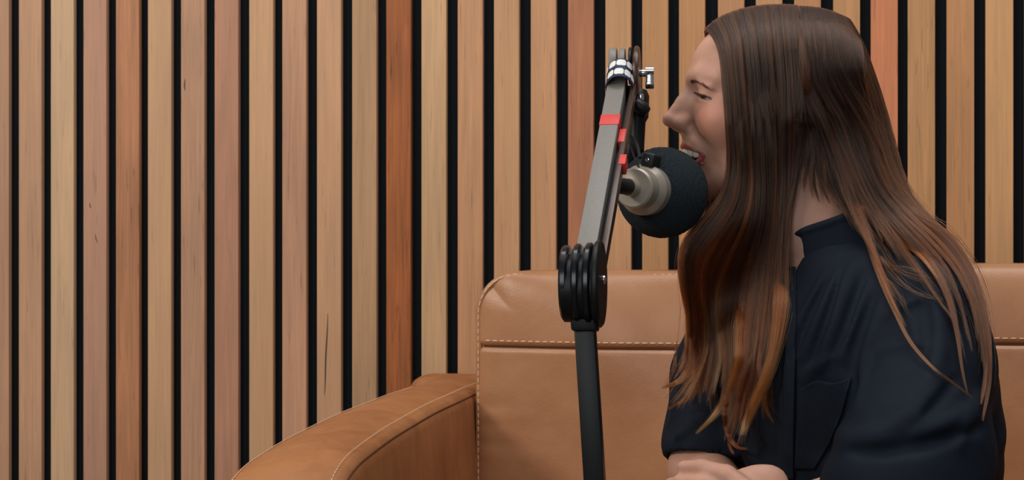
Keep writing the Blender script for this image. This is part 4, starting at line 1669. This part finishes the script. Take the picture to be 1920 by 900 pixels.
T_ = 0.013
# near curtain, front edge to back edge; the first points sit on the parting at the top of the head
near = [
    [(1322, 52, 2.10), (1340, 72), (1352, 110), (1357, 160), (1363, 220), (1368, 280), (1364, 335), (1338, 385, 2.045), (1302, 425, 2.05), (1279, 470, 2.06), (1280, 530, 2.06), (1293, 600, 2.05), (1287, 665, 2.05), (1250, 722, 2.04)],
    [(1338, 38, 2.10), (1356, 70), (1364, 120), (1370, 180), (1376, 250), (1382, 320), (1368, 385, 2.035), (1336, 435, 2.035), (1302, 490, 2.045), (1300, 550, 2.05), (1312, 610, 2.045), (1302, 680, 2.04), (1248, 765, 2.04)],
    [(1358, 26, 2.11), (1376, 70), (1384, 130), (1390, 200), (1396, 270), (1400, 340), (1388, 400, 2.03), (1362, 460, 2.03), (1336, 520, 2.04), (1334, 590, 2.04), (1344, 650, 2.04), (1332, 720, 2.04), (1312, 790, 2.035)],
    [(1385, 16, 2.12), (1398, 70), (1406, 140), (1412, 210), (1416, 280), (1418, 350), (1410, 420, 2.03), (1390, 480, 2.03), (1372, 545, 2.035), (1366, 620, 2.035), (1372, 690, 2.035), (1362, 760, 2.03), (1348, 828, 2.03)],
    [(1412, 10, 2.12), (1422, 70), (1430, 140), (1434, 210), (1438, 280), (1440, 350), (1434, 420, 2.03), (1422, 490, 2.03), (1412, 560, 2.035), (1404, 630, 2.035), (1404, 700, 2.035), (1396, 770, 2.03), (1376, 842, 2.03)],
    [(1440, 7, 2.12), (1448, 70), (1454, 140), (1458, 210), (1460, 280), (1460, 350), (1454, 420, 2.035), (1446, 490, 2.035), (1440, 560, 2.04), (1432, 630, 2.04), (1420, 700, 2.04), (1400, 770, 2.035), (1392, 832, 2.03)],
    [(1468, 6, 2.12), (1474, 70), (1480, 140), (1482, 210), (1482, 280), (1478, 350), (1470, 420, 2.04), (1464, 490, 2.04), (1460, 560, 2.045), (1452, 630, 2.045), (1440, 690, 2.045), (1424, 745, 2.04), (1402, 800, 2.035)],
    [(1494, 8, 2.12), (1500, 70), (1505, 140), (1507, 210), (1504, 280), (1494, 345), (1482, 410, 2.045), (1476, 480, 2.05), (1474, 550, 2.05), (1466, 620, 2.05), (1452, 680, 2.05), (1440, 735, 2.05), (1448, 792, 2.05)],
]
# rear sweep over the near shoulder
rear = [
    [(1500, 10, 2.12), (1508, 70), (1512, 130), (1520, 190), (1546, 260), (1566, 320, 2.05), (1584, 375, 2.05), (1606, 430), (1636, 490), (1662, 550), (1690, 610), (1730, 665), (1780, 708), (1826, 745)],
    [(1518, 11, 2.12), (1528, 70), (1536, 130), (1550, 190), (1572, 250), (1596, 310, 2.06), (1622, 370, 2.06), (1656, 425), (1692, 480), (1722, 520), (1752, 560), (1785, 600), (1800, 660), (1812, 735)],
    [(1536, 13, 2.12), (1550, 70), (1562, 130), (1578, 190), (1600, 250), (1622, 310, 2.07), (1648, 365, 2.07), (1690, 415), (1735, 460), (1775, 505), (1800, 555), (1812, 620), (1822, 680), (1816, 745)],
    [(1556, 18, 2.12), (1574, 70), (1590, 130), (1606, 190), (1626, 250), (1644, 310, 2.08), (1668, 360, 2.08), (1712, 408), (1756, 450), (1798, 505), (1826, 570), (1840, 640), (1848, 710), (1842, 775)],
    [(1576, 26, 2.13), (1598, 75), (1616, 130), (1634, 190, 2.13), (1652, 255, 2.13), (1668, 312, 2.12), (1694, 362, 2.12), (1736, 412, 2.09), (1778, 455), (1816, 510), (1836, 575), (1846, 645), (1846, 715), (1838, 765)],
    [(1592, 34, 2.14), (1616, 75, 2.15), (1636, 125, 2.16), (1656, 185, 2.17), (1674, 250, 2.17), (1688, 310, 2.16), (1706, 360, 2.15), (1748, 412, 2.13), (1790, 452, 2.10), (1822, 508), (1842, 575), (1852, 650), (1850, 715), (1842, 750)],
]
inner = [   # dark layer hanging inside, beside the neck
    [(1480, 90, 2.08), (1484, 200), (1480, 280), (1466, 340, 2.07), (1452, 400, 2.07), (1446, 450, 2.07), (1452, 505, 2.07)],
    [(1500, 90, 2.08), (1506, 200), (1506, 280), (1492, 340, 2.07), (1476, 400, 2.07), (1470, 450, 2.07), (1474, 505, 2.07)],
]
inner_mid = [
    [(1494, 90, 2.075), (1500, 200, 2.06), (1500, 290, 2.06), (1490, 340, 2.065), (1484, 385, 2.07)],
    [(1510, 90, 2.075), (1516, 200, 2.06), (1520, 290, 2.065), (1522, 345, 2.07), (1530, 385, 2.075)],
    [(1524, 90, 2.075), (1536, 200, 2.06), (1548, 290, 2.065), (1560, 345, 2.07), (1580, 392, 2.075)],
    [(1540, 90, 2.075), (1556, 200, 2.06), (1576, 290, 2.065), (1594, 345, 2.07), (1618, 400, 2.075)],
]
inner_rear = [
    [(1505, 90, 2.08), (1514, 190), (1522, 260), (1538, 315, 2.09), (1562, 365, 2.09), (1586, 410, 2.085), (1612, 450)],
    [(1530, 90, 2.08), (1545, 200), (1560, 270), (1575, 325, 2.08), (1596, 375, 2.08), (1622, 420, 2.07), (1650, 470)],
    [(1550, 90, 2.08), (1570, 190), (1590, 270), (1606, 330, 2.09), (1630, 380, 2.09), (1665, 425, 2.08), (1705, 470)],
    [(1580, 90, 2.10), (1606, 190), (1630, 270, 2.10), (1650, 330, 2.10), (1680, 380, 2.10), (1720, 425, 2.09), (1770, 480)],
]
gn = [guide(g, 0.012) for g in near]
gr = [guide(g, 0.012) for g in rear]
gi = [guide(g, 0.007) for g in inner]
gim = [guide(g, 0.007) for g in inner_mid]
gir = [guide(g, 0.007) for g in inner_rear]
grow(gn, 9000, 90, 0.011, 0.12, 0.43, 0.12, wave=0.0035, spread=0.03, seed=2)
grow(gr, 5600, 70, 0.010, 0.12, 0.31, 0.09, wave=0.003, spread=0.03, seed=3, tip=(0.44, 0.66), clump_tip=0.92)
grow(gr, 700, 12, 0.008, 0.12, 0.38, 0.08, wave=0.004, spread=0.025, seed=33, tip=(0.66, 0.95), clump_tip=0.98)
grow(gr[4:], 1800, 10, 0.008, 0.10, 0.32, 0.06, wave=0.002, spread=0.03, seed=34, tip=(0.86, 1.0), clump_tip=0.85)
grow(gi, 1200, 16, 0.005, 0.08, 0.25, 0.05, seed=4, tip=(0.8, 1.0))
grow(gim, 2600, 40, 0.004, 0.08, 0.18, 0.07, seed=55, tip=(0.55, 1.0), clump_tip=0.7)
grow(gir, 2600, 40, 0.005, 0.08, 0.22, 0.05, seed=5, tip=(0.6, 1.0))


def lock(pts, off, n, width, tone0, tone1, seed, tipw=0.12, radius=0.00022, wave=0.001, tip=(0.9, 1.0), tone_var=0.05):
    """a single loose lock: strands around one guide, tapering to its tip"""
    g = guide(pts, off)
    r = np.random.default_rng(seed)
    s = np.linspace(0, 1, NP)
    for i in range(n):
        a = r.normal(0, 0.42, 2)
        e = tip[0] - 0.12 + (tip[1] - tip[0] + 0.12) * r.random() ** 0.7
        idx = s * e * (len(g) - 1)
        i0 = np.clip(idx.astype(int), 0, len(g) - 2); f = (idx - i0)[:, None]
        p = g[i0] * (1 - f) + g[i0 + 1] * f
        tg = np.gradient(p, axis=0); tg /= np.linalg.norm(tg, axis=1)[:, None] + 1e-9
        sd = np.cross(tg, FWD); sd /= np.linalg.norm(sd, axis=1)[:, None] + 1e-9
        w = width * np.interp(s, [0, .3, .6, 1], [.15, 1, .6, tipw])
        ph = r.uniform(0, 6.28)
        p = p + sd * (a[0] * w + wave * np.sin(5 * s + ph) * s)[:, None] - FWD * (abs(a[1]) * w * .5)[:, None]
        strands.append(p)
        tones.append(np.clip(tone0 + (tone1 - tone0) * s + r.normal(0, tone_var), 0, 1))
        radii.append(radius * np.interp(s, [0, .1, .8, 1], [.7, 1, .9, .25]))


lock([(1396, 520, 2.05), (1394, 600, 2.025), (1388, 680, 2.01), (1368, 735, 2.01), (1338, 780, 2.01), (1304, 814, 2.01)], 0.012, 420, 0.0105, 0.45, 0.86, 11)
lock([(1466, 460, 2.06), (1466, 560, 2.025), (1456, 640, 2.015), (1440, 700, 2.01), (1418, 750, 2.01), (1400, 790, 2.01), (1390, 818, 2.01)], 0.012, 480, 0.0110, 0.38, 0.84, 12, tipw=.5)
lock([(1322, 560, 2.06), (1312, 630, 2.035), (1298, 680, 2.03), (1276, 712, 2.03), (1240, 728, 2.03)], 0.012, 260, 0.0100, 0.5, 0.78, 13)
lock([(1340, 570, 2.06), (1334, 660, 2.035), (1318, 710, 2.03), (1290, 745, 2.03), (1250, 768, 2.03)], 0.012, 220, 0.0090, 0.35, 0.55, 14, tip=(.8, 1))
lock([(1376, 700, 2.05), (1362, 780, 2.025), (1366, 815, 2.02), (1382, 838, 2.02), (1404, 842, 2.02)], 0.012, 200, 0.0070, 0.35, 0.5, 15, tip=(.8, 1))
lock([(1414, 660, 2.055), (1392, 745, 2.03), (1372, 800, 2.03), (1368, 836, 2.03), (1376, 852, 2.03)], 0.012, 220, 0.0080, 0.3, 0.48, 16)
lock([(1424, 650, 2.06), (1432, 730, 2.04), (1436, 765, 2.04), (1452, 795, 2.04)], 0.010, 90, 0.0050, 0.35, 0.55, 17, tip=(.7, 1))
lock([(1510, 140, 2.06), (1540, 235), (1580, 310, 2.05), (1600, 370, 2.04), (1624, 430), (1648, 500), (1672, 560), (1700, 615)], 0.013, 260, 0.0070, 0.30, 0.52, 18, tip=(.6, 1))
lock([(1590, 360, 2.06), (1622, 440), (1650, 520), (1676, 580), (1706, 640), (1750, 690), (1790, 720), (1826, 748)], 0.010, 120, 0.0032, 0.4, 0.46, 19, tip=(.8, 1), tipw=.06)
lock([(1590, 300, 2.06), (1630, 390), (1690, 440), (1742, 490), (1776, 550), (1794, 620), (1804, 690), (1814, 742)], 0.012, 260, 0.0075, 0.30, 0.40, 20, tip=(.62, 1), tipw=.06)
lock([(1560, 230, 2.06), (1590, 330, 2.05), (1630, 405), (1686, 448), (1730, 484), (1764, 530)], 0.013, 320, 0.0070, 0.38, 0.62, 21, tip=(.6, 1))
lock([(1640, 330, 2.08), (1700, 405), (1766, 452), (1812, 514), (1838, 590), (1850, 670), (1852, 730), (1842, 790)], 0.013, 800, 0.0125, 0.24, 0.34, 22, tip=(.7, 1), tipw=.05)
lock([(1500, 60, 2.06), (1510, 130), (1514, 175), (1532, 225), (1556, 280)], 0.013, 260, 0.0050, 0.22, 0.40, 23)
for k, pts in enumerate((
        [(1640, 440), (1680, 500), (1720, 520), (1770, 530)], [(1650, 480), (1690, 530), (1740, 555), (1790, 560)],
        [(1630, 470), (1670, 500), (1700, 505), (1755, 520)], [(1660, 520), (1690, 560), (1710, 600)],
        [(1440, 700), (1445, 760), (1458, 790)], [(1270, 640, 2.06), (1262, 700, 2.06), (1230, 735, 2.06)])):
    lock(pts, 0.006, 12, 0.0060, 0.45, 0.55, 40 + k, radius=0.00013, tip=(.6, 1), wave=.003)
# crown: short-rooted strands running over the top so the parting and silhouette are covered
crown = []
for X, in [(x,) for x in (76, 66, 52, 36, 18, 0, -20, -42, -64, -84, -98)]:
    z0 = 22 + 79 * math.sqrt(max(0.0, 1 - ((X + 7) / 106) ** 2))
    crown.append((X, z0))


def local_guides(side, ends):
    """guides in head space from the parting down one side of the head and on to a world end point"""
    out = []
    for k, (X, z0) in enumerate(crown):
        pts = []
        f = k / (len(crown) - 1)
        for a in np.linspace(0.02, 1.5, 7):
            wid = (83 if side < 0 else 78.5) * math.sqrt(max(0.05, 1 - ((X + 7) / 118) ** 2))
            Xa = X * (1 - 0.10 * a) - 6 * a
            pts.append(hw(np.array((Xa, side * wid * math.sin(a), 18 + (z0 - 18) * math.cos(a))) * mm))
        t = f * (len(ends) - 1); i = min(int(t), len(ends) - 2); t -= i
        e = np.array(ends[i]) * (1 - t) + np.array(ends[i + 1]) * t
        for q in e:
            pts.append(hw(q * mm))
        out.append(spline(pts, 48))
    return out


far_ends = [
    [(70, -68, -40), (66, -58, -110), (78, -44, -180), (90, -30, -260), (92, -24, -350)],
    [(30, -78, -50), (30, -72, -120), (48, -60, -190), (62, -50, -270), (66, -40, -380)],
    [(-20, -84, -50), (-16, -86, -120), (20, -90, -180), (40, -84, -260), (44, -70, -370)],
    [(-80, -66, -40), (-110, -60, -110), (-140, -66, -170), (-170, -80, -250), (-180, -90, -340)],
    [(-112, -20, -30), (-140, -10, -100), (-182, -4, -160), (-216, 0, -240), (-225, 0, -330)],
]
grow(local_guides(-1, far_ends), 8000, 80, 0.006, 0.12, 0.5, 0.09, wave=0.003, spread=0.03, seed=6, back=HL)
# back of the head on the near side, just under the rear sweep
near_ends = [
    [(58, 66, -40), (56, 60, -100), (66, 50, -160), (72, 44, -220), (76, 40, -280)],
    [(20, 80, -50), (20, 72, -110), (36, 62, -160), (50, 52, -220), (60, 44, -290)],
    [(-40, 80, -40), (-66, 74, -90), (-110, 66, -140), (-160, 60, -180), (-200, 56, -240)],
    [(-100, 50, -40), (-136, 44, -100), (-180, 40, -150), (-230, 40, -200), (-262, 36, -280)],
    [(-116, 8, -30), (-140, 8, -100), (-180, 8, -158), (-214, 10, -230), (-225, 10, -320)],
]
lg = local_guides(1, near_ends)
lg = [g[:24] for g in lg]
grow([spline(g, 48) for g in lg], 4500, 60, 0.002, 0.10, 0.18, 0.05, wave=0.001, spread=0.03, seed=7, tip=(.55, 1), back=-HL)


def curves_obj(name, S_, Tn, Rd, m, parent):
    org = np.array(person.location)
    hc = bpy.data.hair_curves.new(name)
    hc.add_curves([len(s_) for s_ in S_])
    pos = np.concatenate(S_) - org
    hc.attributes['position'].data.foreach_set('vector', pos.astype(np.float32).ravel())
    ra = hc.attributes.get('radius') or hc.attributes.new('radius', 'FLOAT', 'POINT')
    ra.data.foreach_set('value', np.concatenate(Rd).astype(np.float32))
    ta = hc.attributes.new('tone', 'FLOAT', 'POINT')
    ta.data.foreach_set('value', np.concatenate(Tn).astype(np.float32))
    hc.materials.append(m)
    o = bpy.data.objects.new(name, hc)
    link(o, parent)
    return o


# push any strand point that fell inside the body back out
P_ = np.concatenate(strands)
dv = np.concatenate([solid_all(P_[i:i + 100000]) for i in range(0, len(P_), 100000)])
bad = dv < 0.0015
for _ in range(2):
    if not bad.any():
        break
    pb = P_[bad]; eps = 0.0008
    gdt = np.stack([solid_all(pb + eps * e) - solid_all(pb - eps * e) for e in np.eye(3)], 1)
    gdt /= np.linalg.norm(gdt, axis=1)[:, None] + 1e-9
    P_[bad] = pb + gdt * (0.002 - dv[bad])[:, None]
    dv = dv.copy(); dv[bad] = solid_all(P_[bad]); bad = dv < 0.0012
S_ = [P_[i * NP:(i + 1) * NP] for i in range(len(strands))]
hair = curves_obj('hair', S_, tones, radii, M['hair'], person)


# brows and lashes
def short_hairs(name, roots, dirs, n, length, radius, curl, seed, jit, m, settle=False):
    r = np.random.default_rng(seed)
    S2, T2, R2_ = [], [], []
    roots = np.array(roots, dtype=float); dirs = np.array(dirs, dtype=float)
    for i in range(n):
        t = r.uniform(0, len(roots) - 1.001); k = int(t); f = t - k
        p = roots[k] * (1 - f) + roots[k + 1] * f + r.normal(0, 1, 3) * np.array(jit)
        if settle:
            for _ in range(6):
                p = p - np.array((1.0, 0, 0)) * (head_local(p[None])[0] - 0.0002)
        d = dirs[k] * (1 - f) + dirs[k + 1] * f + r.normal(0, 0.10, 3)
        L_ = length * r.uniform(.7, 1.1)
        pts = [p + d * L_ * s + np.array((0, 0, curl)) * (L_ * s) ** 2 * 60 for s in np.linspace(0, 1, 6)]
        S2.append(hw(np.array(pts)))
        T2.append(np.full(6, r.random())); R2_.append(radius * np.array([1, 1, .9, .8, .6, .2]))
    return curves_obj(name, S2, T2, R2_, m, person)


for s in (1, -1):
    rt = [(92, 15.5 * s, 9.8), (91, 21 * s, 10.5), (88, 29 * s, 10.0), (81, 39 * s, 7), (72, 48 * s, 0)]
    # settle the roots on the skin
    out = []
    for q in rt:
        q = np.array(q) * mm
        for _ in range(12):
            v = head_local(q[None])[0]
            q = q - np.array((1.0, 0, 0)) * v
        out.append(q)
    dr = [(.15, .55 * s, .5), (.10, .75 * s, .3), (0, .9 * s, .15), (-.35, .85 * s, -.25), (-.5, .75 * s, -.45)]
    short_hairs('eyebrow', out, dr, 360, 0.0055, 0.00008, 0, 60 + s, (0.0, 0.0008, 0.0009), M['brow_hair'], True)
    ecl = np.array((74.5, 31 * s, -5.5)) * mm * np.array((1.02, 1, 1))
    rt, dr = [], []
    for a in np.linspace(-0.62, 1.12, 12):
        el = 0.16 - 0.30 * max(0, a - .1)
        dv_ = np.array((math.cos(a) * math.cos(el), math.sin(a) * math.cos(el) * s, math.sin(el)))
        rt.append(ecl + dv_ * 0.0136)
        dr.append((dv_[0] * 0.95, dv_[1] * 0.8, 0.05))
    short_hairs('eyelashes', rt, dr, 300, 0.0046, 0.00017, 1.0, 80 + s, (0.0002, 0.0002, 0.0003), M['brow_hair'])
